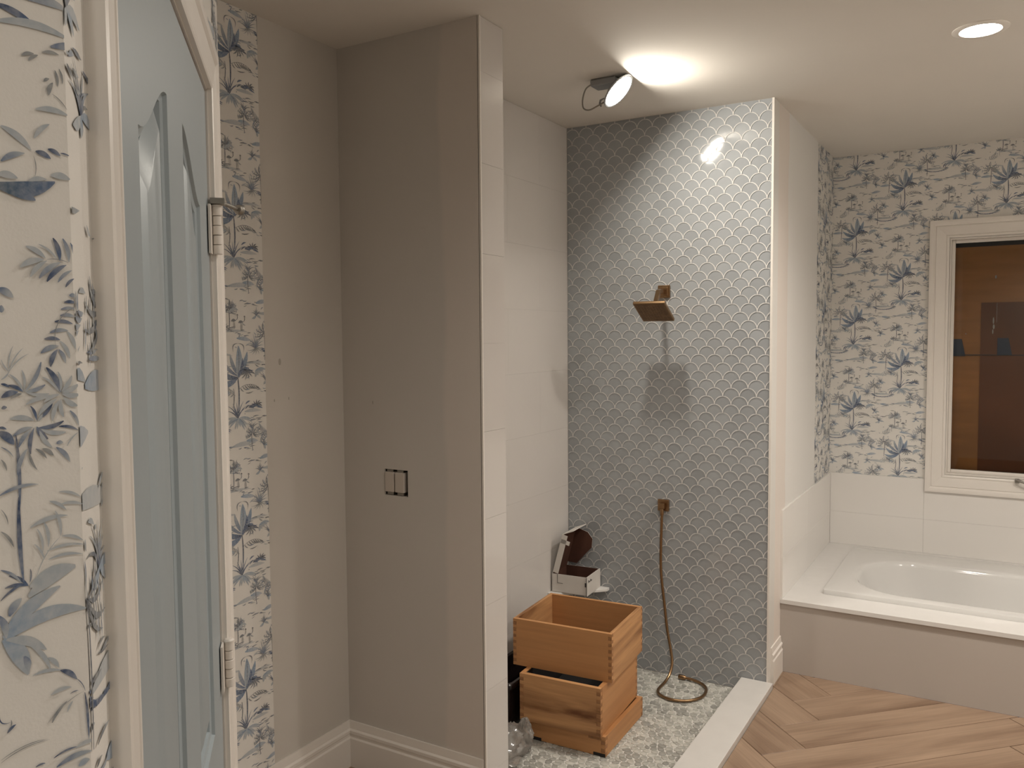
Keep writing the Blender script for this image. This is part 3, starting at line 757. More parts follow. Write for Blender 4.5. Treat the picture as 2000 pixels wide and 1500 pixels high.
# closet front (angled) and side
dq = repeat(S0, S1, .0, H, .70, 1.62)
lay_print('wallpaper_print', dq, DP(0, NW, 0), (-Q, Q, 0), (Q, Q, 0), S0, DO0 - .02, .0, H, w_cf)
lay_print('wallpaper_print', dq, DP(0, NW, 0), (-Q, Q, 0), (Q, Q, 0), DO0 - .02, S1, DOZ + .03, H, w_cf)
NEAR=[
(2581,18547,2829,18478,41.2,0.08,'d'),(2742,18631,3017,18640,54.9,0.08,'m'),(2592,18454,3019,18475,48.1,0.08,'l'),
(2899,18401,3157,18425,48.1,0.08,'m'),(2728,18305,2800,18333,20.6,0.08,'g'),(2766,18285,2823,18332,19.2,0.08,'g'),
(2848,18355,2947,18367,20.6,0.08,'g'),(2850,18190,2883,18214,17.9,0.08,'g'),(2875,18117,2903,18196,27.5,0.08,'g'),
(2918,18271,2931,18179,17.2,0.08,'g'),(2944,18286,2961,18202,13.7,0.08,'g'),(2795,18020,2992,18024,34.3,0.08,'l'),
(2896,18130,2985,18055,6.2,0.08,'g'),(2597,17884,2761,17778,41.2,0.08,'l'),(2780,17852,2873,17950,27.5,0.08,'l'),(2785,17778,2873,17751,33,0.08,'d'),
(2858,17804,2932,17777,27.5,0.08,'d'),(2932,17793,2991,17784,9.6,0.08,'d'),(2589,17689,2721,17755,33,0.08,'m'),(2772,17749,2775,17631,5.5,0.08,'g'),
(2540,17556,2892,17618,89.3,-0.1,'t'),(2612,17529,2773,17497,61.8,0.08,'t'),(2738,17602,2843,17626,27.5,0.08,'l'),
(2869,17654,2986,17648,41.2,0.08,'l'),(2564,17613,2676,17608,41.2,0.08,'l'),(2824,17162,2957,17151,5.5,0.08,'g'),
(2866,17290,2903,17159,30.9,0.08,'d'),(2925,17292,2958,17155,27.5,0.08,'m'),(2971,17271,2992,17166,17.9,0.08,'m'),
(2707,17228,2816,17169,30.9,0.08,'l'),(2667,17107,2808,17160,34.3,0.08,'l'),(2724,17055,2824,17154,27.5,0.08,'l'),
(2775,17050,2907,17151,30.9,0.08,'m'),(2819,17033,2940,17137,30.9,0.08,'d'),(2885,17032,2973,17107,20.6,0.08,'m'),
(2930,17005,2984,17058,17.9,0.08,'d'),(2779,17246,2882,17170,13.7,0.08,'l'),(2537,16980,2622,16933,44,0.08,'m'),(2540,16865,2570,16865,41.2,0.08,'m'),
(2950,16957,2993,16954,24,0.08,'m'),(2922,16915,2995,16913,20.6,0.08,'d'),(2900,16873,2994,16875,19.2,0.08,'m'),(2894,16836,2988,16829,22,0.08,'m'),
(2859,16799,2969,16787,22,0.08,'d'),(2827,16734,2941,16746,23.4,0.08,'m'),(2793,16697,2888,16692,22,0.08,'d'),(2770,16617,2878,16656,30.9,0.08,'m'),
(2823,16534,2869,16635,30.9,0.08,'d'),(2877,16635,2916,16552,24.7,0.08,'m'),(2888,16684,2943,16580,24.7,0.08,'l'),
(2933,16742,2980,16633,24.7,0.08,'l'),(3008,16901,2861,16635,5.5,-0.2,'g'),(2585,16515,2614,16663,6.9,0.08,'l'),(2585,16515,2668,16647,6.9,0.08,'l'),
(2585,16515,2698,16614,6.9,0.08,'l'),(2585,16515,2538,16471,9.6,0.08,'l'),(2585,16515,2543,16587,8.2,0.08,'l'),(2537,16448,2582,16426,15.1,0.08,'d'),
(2575,16438,2657,16397,20.6,0.08,'d'),(2767,16564,2665,16397,24,0.08,'m'),(2655,16521,2661,16401,15.1,0.08,'l'),(2585,16500,2658,16401,15.1,0.08,'l'),
(2786,16430,2669,16397,23.4,0.08,'m'),(2805,16376,2673,16393,19.2,0.08,'l'),(2587,16363,2649,16386,16.5,0.08,'g'),
(2795,16531,2876,16380,34.3,0.08,'d'),(2864,16504,2876,16388,17.9,0.08,'l'),(2948,16476,2880,16384,27.5,0.08,'l'),
(2989,16423,2884,16379,30.2,0.08,'l'),(2995,16360,2884,16371,30.9,0.08,'l'),(2772,16475,2867,16380,16.5,0.08,'l'),
(2774,16329,2867,16368,23.4,0.08,'l'),(2670,16323,2833,16360,27.5,0.08,'l'),(2739,16253,2849,16342,27.5,0.08,'l'),
(2819,16213,2865,16333,27.5,0.08,'l'),(2887,16232,2874,16341,27.5,0.08,'l'),(2975,16292,2891,16348,34.3,0.08,'l'),
(2534,16372,2626,16397,34.3,0.08,'d'),(2532,16310,2562,16315,20.6,0.08,'d'),(2693,16313,2725,16226,17.2,0.08,'d'),
(2827,16319,2734,16229,20.6,0.08,'d'),(2582,16247,2714,16227,30.9,0.08,'l'),(2593,16147,2704,16188,26.1,0.08,'m'),
(2890,16207,2736,16181,26.1,0.08,'d'),(2900,16139,2751,16171,27.5,0.08,'l'),(2790,16110,2728,16189,34.3,0.08,'d'),
(2812,16058,2743,16164,27.5,0.08,'l'),(2686,16033,2712,16183,24.7,0.08,'d'),(2621,16081,2696,16177,24.7,0.08,'m'),
(2763,16259,2733,16221,17.9,0.08,'l'),(2931,16266,2983,16169,20.6,0.08,'m'),(2859,16177,2978,16144,17.9,0.08,'d'),
(2905,16055,2978,16131,9.6,0.08,'l'),(2607,16154,2610,15715,20.6,0.02,'d'),(2609,15795,2618,15279,26.1,-0.02,'d'),
(2511,16180,2595,16100,48.1,0.08,'d'),(2512,16203,2557,16191,15.1,0.08,'d'),(2523,16093,2588,16029,8.2,0.08,'m'),
(2607,15924,2667,16067,27.5,0.08,'m'),(2718,15939,2675,16058,16.5,0.08,'g'),(2715,16061,2777,15997,16.5,0.08,'g'),(2755,16057,2819,16008,24,0.08,'g'),
(2838,16080,2880,16079,24,0.08,'m'),(2837,16055,2918,15957,28.8,0.08,'m'),(2496,15819,2722,15853,20.6,0.08,'m'),(2520,16023,2547,15956,12.4,0.08,'g'),
(2508,15742,2542,15649,6.9,0.08,'g'),(2503,15617,2567,15516,16.5,0.08,'g'),(2664,15608,2888,15638,27.5,0.08,'l'),
(2843,15788,2979,15732,17.2,0.08,'l'),(2783,15741,2881,15673,20.6,0.08,'l'),(2849,15712,2986,15688,19.2,0.08,'l'),
(2814,15677,2841,15522,20.6,0.08,'l'),(2745,15624,2764,15472,20.6,0.08,'l'),(2704,15592,2730,15447,16.5,0.08,'l'),
(2684,15506,2737,15404,13.7,0.08,'l'),(2755,15449,2985,15439,17.9,0.08,'l'),(2761,15398,2974,15382,17.9,0.08,'l'),
(2850,15520,2978,15467,20.6,0.08,'l'),(2684,15302,2841,15522,5.5,0.08,'l'),(2537,15356,2643,15272,20.6,0.08,'d'),(2658,15366,2651,15286,9.6,0.08,'d'),
(2512,15291,2643,15272,20.6,0.08,'d'),(2494,15399,2604,15298,16.5,0.08,'m'),(2640,15207,2928,15316,82.4,0.08,'l'),
(2650,15261,2928,15323,75.6,0.08,'l'),(2492,15009,2829,15221,82.4,0.08,'b'),(2492,14993,2988,15040,82.4,0.12,'b'),
(2528,15126,2601,15210,48.1,0.08,'m'),(2486,15226,2628,15291,15.1,0.08,'d'),(2475,15142,2507,15004,41.2,0.08,'m'),
(2492,15001,2621,14754,96.2,0.08,'b'),(2507,14996,2731,14865,54.9,0.08,'l'),(2602,14868,2622,14771,41.2,0.08,'m'),
(2629,14932,2751,14733,27.5,0.08,'l'),(2645,14738,2817,14709,20.6,0.08,'l'),(2809,14712,2909,14620,31.6,0.08,'d'),
(2737,14813,2801,14732,27.5,0.08,'l'),(2905,14626,2958,14528,5.5,0.08,'d'),(2745,14584,2872,14586,24.7,0.08,'l'),
(2746,14414,2843,14511,20.6,0.08,'g'),(2721,14424,2950,14531,4.1,0.08,'g'),(2862,14547,2915,14549,6.9,0.08,'d'),(2841,14444,2878,14498,16.5,0.08,'l'),
(2954,14521,2969,14216,16.5,0.02,'d'),(2452,14580,2510,14516,6.9,-0.3,'d'),(2512,14528,2509,14488,6.9,0.08,'g'),(2488,14460,2538,14492,17.9,0.08,'d'),
(2448,14305,2726,14321,6.2,0.08,'g'),(2448,14321,2718,14329,5.5,0.08,'g'),(2746,14198,2901,14202,13.7,0.08,'d'),(2638,14193,2695,14191,12.4,0.08,'d'),
(2760,14136,2988,14137,34.3,0.08,'m'),(2883,14201,3018,14195,27.5,0.08,'l'),(2896,14082,2968,14093,41.2,0.08,'b'),]

nk = Ink()
R = random.Random(5)
for a in NEAR:
    x0, y0, x1, y1, w, bd, c = a
    c2 = {'d': 'm', 'm': 'l', 'b': 'l', 't': 'm'}.get(c, c)
    if c in 'bl' and w > 60: c0 = INK['b']; c2 = INK['l']
    nk.leaf(x0 * 1e-4, y0 * 1e-4, x1 * 1e-4, y1 * 1e-4, w * 1e-4, bd, c, c2, 10, 0)
lay_print('wallpaper_print', [q for q in repeat(-.4, .236, 0, H, .06, 1.9)], (CX, 0, 0), (0, 1, 0), (1, 0, 0), -.4, .236, 0, H, w_cs)
lay_print('wallpaper_print', nk.q, (CX, 0, 0), (0, 1, 0), (1, 0, 0), .236, CY, 1.30, 1.95, w_cs)

# ------------------------------------------------------------------ door casing and door
CP = [(0, 0), (0, .0070), (.004, .0084), (.0085, .0084), (.010, .0066), (.012, .0076), (.047, .0100), (.0485, .0082), (.051, .0100), (.056, .0130), (.063, .0135), (.071, .0130), (.071, 0)]
def casing_run(fn, p0, p1, o0, o1):
    """fn(a,b,n)->point; run from inner corner p0 to p1; o0,o1 outward offsets per unit profile width (mitres)"""
    rings = []
    for p, o in ((p0, o0), (p1, o1)):
        rings.append([fn(p[0] + o[0] * w, p[1] + o[1] * w, t) for w, t in CP])
    return fixn(MB().loft(rings, True, True, True).build('casing', M_TRIM))
tr = st(empty('trim_door', DP(DO0, NW, 0)), 'white moulded casing framing the pale blue door', 'door casing')
fd = lambda a, b, n: DP(a, NW + n, b)
ti = tr.matrix_basis.copy()
def into(o, root):
    o.parent = root; o.matrix_parent_inverse = Matrix.Translation(-root.location) if root.rotation_euler.z == 0 else root.matrix_basis.inverted()
    return o
for nm, a in (('casing_side', ((DO0, 0), (DO0, DOZ), (-1, 0), (-1, 1))), ('casing_head', ((DO0, DOZ), (DO1, DOZ), (-1, 1), (1, 1))), ('casing_side', ((DO1, DOZ), (DO1, 0), (1, 1), (1, 0)))):
    o = casing_run(fd, *a); o.name = nm; into(o, tr)
# jambs
for nm, a in (('jamb', (DO0 - .019, DO0 + .003, 0, DOZ)), ('jamb', (DO1 - .003, DO1 + .019, 0, DOZ)), ('jamb_head', (DO0 - .019, DO1 + .019, DOZ - .003, DOZ + .019))):
    into(fixn(MB().box(a[0], a[1], NW - .1, NW, a[2], a[3], M=DM).build(nm, M_TRIM)), tr)
into(fixn(MB().box(DO0, DO1, NW - .055, NW - .043, 0, DOZ, M=DM).build('stop', M_TRIM)), tr) if False else None

dr = tag(empty('door_1', DP(DO1, NW, 0)), 'pale blue panelled door set at an angle, arched tops on its panels', 'door', kind='structure')
DS0, DS1, DZ0, DZ1 = DO0 + .004, DO1 - .005, .012, DOZ - .006
NF = NW - .003            # door face
PN = [(.809, .990, 0), (1.115, 1.287, 1)]
def topc(s, side):
    a, b = PN[side][0], PN[side][1]
    t = (s - a) / (b - a)
    t = t if side == 0 else 1 - t            # 0 at the outer stile, 1 at the middle stile
    # cathedral line: low shoulder, S sweep to the crown
    e = 3 * t * t - 2 * t * t * t
    return 1.860 + .076 * e
def ring_at(side, zb, zt, d, dep, n=14):
    """panel outline drawn in by d at depth dep"""
    a, b = PN[side][0] + d, PN[side][1] - d
    top = []
    for i in range(n + 1):
        s_ = b + (a - b) * i / n
        top.append((s_, (topc(PN[side][0] + (PN[side][1] - PN[side][0]) * (s_ - a) / (b - a), side) if zt is None else zt) - d * 1.1))
    return [DP(s_, NF + dep, z) for s_, z in [(a, zb + d), (b, zb + d)] + top]
mb = MB()
mb.box(DS0, DS1, NF - .038, NF - .018, DZ0, DZ1, M=DM)               # core
UB, LT, LB = 1.075, .95, .24
def slab(s0, s1, z0, z1): mb.box(s0, s1, NF - .018, NF, z0, z1, M=DM)
slab(DS0, PN[0][0], DZ0, DZ1); slab(PN[0][1], PN[1][0], DZ0, DZ1); slab(PN[1][1], DS1, DZ0, DZ1)
for side in (0, 1):
    a, b = PN[side][0], PN[side][1]
    slab(a, b, DZ0, LB); slab(a, b, LT, UB)
    n = 14
    for i in range(n):
        s0, s1 = a + (b - a) * i / n, a + (b - a) * (i + 1) / n
        mb.add([DP(s0, NF, topc(s0, side)), DP(s1, NF, topc(s1, side)), DP(s1, NF, DZ1), DP(s0, NF, DZ1),
                DP(s0, NF - .018, topc(s0, side)), DP(s1, NF - .018, topc(s1, side))], [(0, 1, 2, 3), (0, 4, 5, 1)])
into(mb.build('slab', M_DOOR), dr)
for side in (0, 1):
    for zb, zt in ((UB, None), (LB, LT)):
        rings = [ring_at(side, zb, zt, d, dep) for d, dep in ((0, 0), (.002, -.0045), (.006, -.006), (.009, -.0065), (.012, -.014), (.019, -.0145), (.0195, -.0115), (.046, -.002), (.048, -.0015))]
        o = MB().loft(rings, True, False, True).build('panel', M_DOOR)
        into(o, dr); autosmooth(o, 25)

def hinge(zb, stopper=False):
    h = .076
    root = into(fixn(MB().box(DO1 - .030, DO1 - .004, NW - .001, NW + .0025, zb, zb + h, M=DM).box(DO1 - .004, DO1 + .012, NW - .002, NW + .0022, zb, zb + h, M=DM).build('hinge', M_HINGE)), dr)
    for k in range(5):
        z0 = zb + h * k / 5 + .0006; z1 = zb + h * (k + 1) / 5 - .0006
        r = .0075 if k % 2 == 0 else .0068
        o = fixn(MB().lathe([(r - .0006, 0), (r, .0006), (r, z1 - z0 - .0006), (r - .0006, z1 - z0)], Matrix.Translation(DP(DO1 - .001, NW + .0095, z0)), 16, cap0=True, cap1=True).build('knuckle', M_HINGE))
        o.parent = root; o.matrix_parent_inverse = root.matrix_parent_inverse @ Matrix.Identity(4) if False else Matrix.Identity(4)
        autosmooth(o, 40)
    pin = fixn(MB().lathe([(.0, -.001), (.0085, -.001), (.0085, .0015), (.006, .004), (0, .0045)], Matrix.Translation(DP(DO1 - .001, NW + .0095, zb + h)), 16).build('pin_head', M_HINGE))
    pin.parent = root
    autosmooth(pin, 40)
    return root
HZ1, HZ2 = 1.802, 1.098
for z in (HZ1, HZ2, .33): hinge(z)
# hinge-pin door stop: plate on the pin, arm and rubber bumper
zt = HZ1 + .076 + .003
mb = MB().box(DO1 - .014, DO1 + .010, NW + .001, NW + .022, zt, zt + .009, M=DM)
stp = into(fixn(mb.build('door_stop', M_STEEL)), dr)
a, b = DP(DO1 + .002, NW + .014, zt + .0045), DP(DO1 + .055, NW + .040, zt + .001)
o = MB().tube([a, a.lerp(b, .5), b], .0032, 10).build('stop_arm', M_STEEL); o.parent = stp; autosmooth(o)
d = (b - a).normalized(); zax = Vector((0, 0, 1)); xa = d.cross(zax).normalized(); ya = d.cross(xa)
Mx = Matrix(((xa.x, ya.x, d.x, b.x), (xa.y, ya.y, d.y, b.y), (xa.z, ya.z, d.z, b.z), (0, 0, 0, 1)))
o = MB().lathe([(.0, -.006), (.007, -.006), (.0085, -.002), (.0085, .004), (.006, .008), (0, .009)], Mx, 18).build('bumper', M_STEEL); o.parent = stp; autosmooth(o)

# ------------------------------------------------------------------ window
wn = st(empty('window_1', ((WX0 + WX1) / 2, Y4, WZ0)), 'white-cased crank window with a dark brown board behind its glass', 'window')
fw = lambda a, b, n: Vector((a, Y4 - .0005 - n * 2.0, b))
CPO = CP; CP = [(w * 1.43, t) for w, t in CP]
ins = .004
cs = [(WX0 - ins, WZ0 - ins), (WX1 + ins, WZ0 - ins), (WX1 + ins, WZ1 + ins), (WX0 - ins, WZ1 + ins)]
of = [(-1, -1), (1, -1), (1, 1), (-1, 1)]
for i, nm in enumerate(('casing_bottom', 'casing_side', 'casing_head', 'casing_side')):
    o = casing_run(fw, cs[i], cs[(i + 1) % 4], of[i], of[(i + 1) % 4]); o.name = nm; into(o, wn)
CP = CPO
# jamb liner and sash
mb = MB()
for a in ((WX0, WX0 + .006, WZ0, WZ1), (WX1 - .006, WX1, WZ0, WZ1), (WX0 + .006, WX1 - .006, WZ0, WZ0 + .006), (WX0 + .006, WX1 - .006, WZ1 - .006, WZ1)):
    mb.box(a[0], a[1], Y4 - .004, Y4 + .12, a[2], a[3])
into(mb.build('jamb', M_TRIM), wn)
mb = MB(); sx0, sx1, sz0, sz1, sw = WX0 + .006, WX1 - .006, WZ0 + .006, WZ1 - .006, .018
for a in ((sx0, sx0 + sw, sz0, sz1), (sx1 - sw, sx1, sz0, sz1), (sx0 + sw, sx1 - sw, sz0, sz0 + sw), (sx0 + sw, sx1 - sw, sz1 - sw, sz1)):
    mb.box(a[0], a[1], Y4 + .045, Y4 + .075, a[2], a[3])
bevel(into(mb.build('sash', M_TRIM), wn), .003, 2)
into(MB().box(sx0 + sw - .004, sx1 - sw + .004, Y4 + .058, Y4 + .062, sz0 + sw - .004, sz1 - sw + .004).build('pane', M_GLASS), wn)
# crank
hx, hz = .085, .835
cr = into(MB().box(hx - .012, hx + .012, Y4 - .040, Y4 - .018, hz - .010, hz + .012).build('crank', M_STEEL), wn); bevel(cr, .004, 2)
o = MB().tube([(hx, Y4 - .045, hz + .006), (hx + .018, Y4 - .055, hz + .002), (hx + .052, Y4 - .058, hz - .010), (hx + .066, Y4 - .058, hz - .006)], [.007, .0065, .006, .006], 10).build('crank_arm', M_STEEL); o.parent = cr; autosmooth(o)
o = MB().lathe([(0, 0), (.008, 0), (.009, .008), (.007, .020), (0, .021)], Matrix.Translation((hx + .066, Y4 - .058, hz - .010)), 14).build('crank_knob', M_STEEL); o.parent = cr; autosmooth(o)
# board outside the glass
YB = Y4 + .105
bd = tag(MB().box(WX0 - .0, WX1, YB, YB + .012, WZ0, WZ1 - .045).build('window_board', M_KRAFT), 'brown board covering the window outside the glass', 'board')
bd2 = MB().box(-.115, .55, YB - .006, YB, WZ0, 1.84).build('inner_sheet', M_KRAFTD, bd)
MB().box(WX0, WX1, YB - .008, YB, 1.535, 1.539).build('seam', M_NAVY, bd)
for a in ((WX0, -.19, 1.53, 1.63), (-.03, .045, 1.535, 1.635)):
    mb = MB(); mb.loft([[(a[0], YB - .007, a[2]), (a[1], YB - .007, a[2]), (a[1] - .02, YB - .007, a[3]), (a[0], YB - .007, a[3])], [(a[0], YB - .0062, a[2]), (a[1], YB - .0062, a[2]), (a[1] - .02, YB - .0062, a[3]), (a[0], YB - .0062, a[3])]], True, True, True)
    fixn(mb.build('blue_patch', M_TAPE, bd))
for pz in ([(-.045, 1.985, .005, .010)], [(-.052, 1.735, .004, .020), (-.050, 1.700, .005, .014), (-.054, 1.672, .003, .014), (-.036, 1.78, .0012, .06), (-.19, 1.66, .003, .003)]):  # small pale marks on the board
    for x, z, w, h in pz:
        fixn(MB().lathe([(0, .0), (w, .0005), (w * .6, .002), (0, .0024)], Matrix.Translation((x, YB - .0062, z)) @ Matrix.Rotation(math.radians(90), 4, 'X') @ Matrix.Diagonal((1, h / w, 1, 1)), 12).build('pale_mark', M_WHITEPL, bd))
MB().box(WX0 - .02, WX1 + .02, YB + .03, YB + .034, WZ0 - .02, WZ1 + .02).build('night_sheet', M_NAVY, bd)

# ------------------------------------------------------------------ tub surround and tub
ts = empty('tub_surround', (X4, YA, 0)); tag(ts, 'white stone tub surround with a flat front panel', 'tub surround')
TX0, TX1, TY0, TY1 = -.752, .955, 4.318, 5.292
mb = MB()
for a in ((X4 + .0005, TX0 + .05, YA - .010, Y4), (TX1 - .05, XR, YA - .010, Y4), (TX0 + .05, TX1 - .05, YA - .010, TY0 + .05), (TX0 + .05, TX1 - .05, TY1 - .05, Y4)):
    mb.box(a[0], a[1], a[2], min(a[3], Y4 - .0005), ZD - .020, ZD)
into(mb.build('deck', M_QUARTZ), ts)
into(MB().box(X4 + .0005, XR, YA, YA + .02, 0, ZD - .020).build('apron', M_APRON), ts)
def rrect(x0, x1, y0, y1, r, z, n=12):
    out = []
    for cx, cy, a0 in ((x1 - r, y1 - r, 0), (x0 + r, y1 - r, 90), (x0 + r, y0 + r, 180), (x1 - r, y0 + r, 270)):
        for k in range(n + 1):
            a = math.radians(a0 + 90 * k / n); out.append(Vector((cx + r * math.cos(a), cy + r * math.sin(a), z)))
    return out
ZT = ZD + .024
BX0, BX1, BY0, BY1 = -.635, .84, 4.405, 5.055
tb = empty('bathtub', ((TX0 + TX1) / 2, (TY0 + TY1) / 2, ZD)); tag(tb, 'white enamel drop-in bathtub with a rounded basin', 'bathtub')
rim = [rrect(TX0, TX1, TY0, TY1, .012, ZD + .0005), rrect(TX0, TX1, TY0, TY1, .012, ZT - .004), rrect(TX0 + .0015, TX1 - .0015, TY0 + .0015, TY1 - .0015, .012, ZT - .001), rrect(TX0 + .005, TX1 - .005, TY0 + .005, TY1 - .005, .012, ZT),
       rrect(BX0 - .035, BX1 + .035, BY0 - .035, BY1 + .035, .290, ZT)]
bas = [rim[-1], rrect(BX0 - .020, BX1 + .020, BY0 - .020, BY1 + .020, .275, ZT - .0004), rrect(BX0 - .009, BX1 + .009, BY0 - .009, BY1 + .009, .264, ZT - .003), rrect(BX0, BX1, BY0, BY1, .255, ZT - .009), rrect(BX0 + .006, BX1 - .006, BY0 + .005, BY1 - .005, .252, ZT - .024), rrect(BX0 + .03, BX1 - .02, BY0 + .02, BY1 - .02, .24, ZT - .10),
       rrect(BX0 + .10, BX1 - .05, BY0 + .045, BY1 - .045, .215, ZT - .22), rrect(BX0 + .16, BX1 - .07, BY0 + .07, BY1 - .07, .185, ZT - .285), rrect(BX0 + .24, BX1 - .11, BY0 + .12, BY1 - .12, .14, ZT - .31)]
o = into(fixn(MB().loft(rim).build('rim', M_TUB)), tb); autosmooth(o, 35)
o = into(fixn(MB().loft(bas, True, False, True).build('basin', M_TUB)), tb); autosmooth(o, 50)
o = into(MB().lathe([(0, 0), (.028, 0), (.030, .002), (.026, .004), (0, .0045)], Matrix.Translation((BX1 - .2, (BY0 + BY1) / 2, ZT - .31)), 20).build('drain', M_BRASS), tb); autosmooth(o)

def spline(pts, sub=8):
    pts = [Vector(p) for p in pts]; out = []
    for i in range(len(pts) - 1):
        p0, p1, p2, p3 = pts[max(0, i - 1)], pts[i], pts[i + 1], pts[min(len(pts) - 1, i + 2)]
        for k in range(sub):
            t = k / sub
            out.append(.5 * ((2 * p1) + (p2 - p0) * t + (2 * p0 - 5 * p1 + 4 * p2 - p3) * t * t + (3 * p1 - p0 - 3 * p2 + p3) * t ** 3))
    return out + [pts[-1]]
# ------------------------------------------------------------------ lamps
def downlight(x, y, mem, label, name='ceiling_light', group=None):
    r = empty(name, (x, y, H)); tag(r, label, 'ceiling light', group)
    I = Matrix.Translation((0, 0, 0))
    o = fixn(MB().lathe([(.064, -.002), (.068, -.006), (.086, -.005), (.091, -.002), (.091, 0), (.064, 0)], I, 40).build('trim_ring', M_TRIM, r)); autosmooth(o)
    o = MB().lathe([(.0, -.003), (.040, -.0032), (.0645, -.0022)], I, 40).build('diffuser', M_LENS, r)
    ld = bpy.data.lights.new('beam', 'SPOT'); ld.energy = mem; ld.color = WARM; ld.spot_size = math.radians(150); ld.spot_blend = .9; ld.shadow_soft_size = .055
    lo = bpy.data.objects.new('beam', ld); COL.objects.link(lo); lo.parent = r; lo.location = (0, 0, -.016)
    return r
for x, y, key, label in ((-.095, 3.435, 'spot', 'lit round recessed ceiling light at the upper right above the tub'),
                         (-.095, 1.65, 'mid', 'unseen ceiling fill light added overhead in front of the photographer'),  # from here on: unseen downlights put in to even out the light
                         (.95, 3.435, 'right', 'unseen ceiling fill light added beyond the right edge of the picture'),
                         (.75, .45, 'near', 'unseen ceiling fill light added behind the photographer on the right'),
                         (.5, -.9, 'rear', 'unseen ceiling fill light added far behind the photographer')):
    if LAMPS[key] > 0: downlight(x, y, LAMPS[key], label)

ll = empty('loose_ceiling_light', (-1.403, 3.259, H)); tag(ll, 'lit round downlight hanging loose and tilted from the shower ceiling', 'ceiling light')
nL = Vector((.715, .05, -.697)).normalized(); cL = Vector((0, 0, 2.682 - H))
xL = nL.cross(Vector((0, 1, 0))).normalized(); yL = nL.cross(xL)
ML = Matrix(((xL.x, yL.x, nL.x, cL.x), (xL.y, yL.y, nL.y, cL.y), (xL.z, yL.z, nL.z, cL.z), (0, 0, 0, 1)))
o = fixn(MB().lathe([(.0, -.028), (.030, -.028), (.048, -.022), (.055, -.008), (.076, -.006), (.0795, -.003), (.0795, .0), (.077, .002), (.070, .0015)], ML, 40).build('housing', M_GREY, ll)); autosmooth(o)
MB().lathe([(.0, .004), (.045, .0035), (.0705, .0015)], ML, 40).build('diffuser', M_LOOSE, ll)
# driver box lying against the ceiling, cable and spring clips
mb = MB().box(-.115, .0, -.035, .045, -.030, -.002); o = bevel(mb.build('driver_box', M_GREY, ll), .006, 2)
P = lambda x, y, z: Vector((x, y, z))
o = MB().tube(spline([P(-.108, -.02, -.016), P(-.135, -.03, -.035), P(-.150, -.03, -.075), P(-.148, -.028, -.112), P(-.125, -.02, -.122), P(-.092, -.01, -.108), P(-.055, 0, -.086), cL - nL * .027], 6), .0032, 8).build('cable', M_STEEL, ll); autosmooth(o)
for a, sg in ((.0, 1), (math.pi, 1)):
    q = lambda r, h: ML @ Vector((r * math.cos(a), r * math.sin(a), h))
    o = MB().tube([q(.05, -.02), q(.062, -.034), q(.075, -.040), q(.086, -.034), q(.092, -.02)], [.003, .003, .0045, .0045, .003], 8).build('spring_clip', M_GREY, ll); autosmooth(o)

# ------------------------------------------------------------------ shower fittings
sh = empty('shower_head', (-1.44, Y3, 1.88)); tag(sh, 'square bronze rain shower head on a short wall arm', 'shower head')
o = bevel(MB().box(-.031, .031, -.010, -.001, -.031, .031).build('wall_plate', M_BRASS, sh), .002, 2)
o = bevel(MB().box(-.022, .022, -.016, -.010, -.022, .022).build('wall_plate_step', M_BRASS, o), .002, 2)
hc = Vector((.0195, -.194, -.101)); th = math.radians(31)
MH = Matrix.Translation(hc) @ Matrix.Rotation(-th, 4, 'X')
def sqtube(mb, pts, h):
    rings = []
    for i, p in enumerate(pts):
        p = Vector(p); a = Vector(pts[max(0, i - 1)]); b = Vector(pts[min(len(pts) - 1, i + 1)]); t = (b - a).normalized()
        e1 = Vector((1, 0, 0)); e1 = (e1 - t * e1.dot(t)).normalized(); e2 = t.cross(e1)
        rings.append([p + e1 * h + e2 * h, p - e1 * h + e2 * h, p - e1 * h - e2 * h, p + e1 * h - e2 * h])
    return mb.loft(rings, True, True, True)
top = MH @ Vector((0, 0, .030))
mb = sqtube(MB(), [(0, -.012, 0), (.002, -.075, -.001), (.004, -.095, -.006), (.008, -.112, -.020), (top.x, top.y, top.z)], .0105)
o = bevel(fixn(mb.build('arm', M_BRASS, sh)), .0015, 2)
o = fixn(MB().lathe([(0, .034), (.015, .034), (.017, .028), (.015, .016), (.024, .012), (.026, .006), (0, .006)], MH, 24).build('swivel', M_BRASS, sh)); autosmooth(o)
hw = .0785
mb = MB().box(-hw, hw, -hw, hw, -.0075, .0075, M=MH); hd = bevel(fixn(mb.build('head', M_BRASS, sh)), .003, 2)
mb = MB().box(-hw + .008, hw - .008, -hw + .008, hw - .008, -.0085, -.0073, M=MH); fp = fixn(mb.build('spray_face', M_BRASSD, hd))
nz = MB()
for i in range(9):
    for j in range(9):
        nz.lathe([(.0022, -.0083), (.0016, -.0100), (0, -.0102)], MH @ Matrix.Translation((-.056 + .014 * i, -.056 + .014 * j, 0)), 6)
tag(nz.build('nozzles', M_BRASSD, hd), kind='stuff')

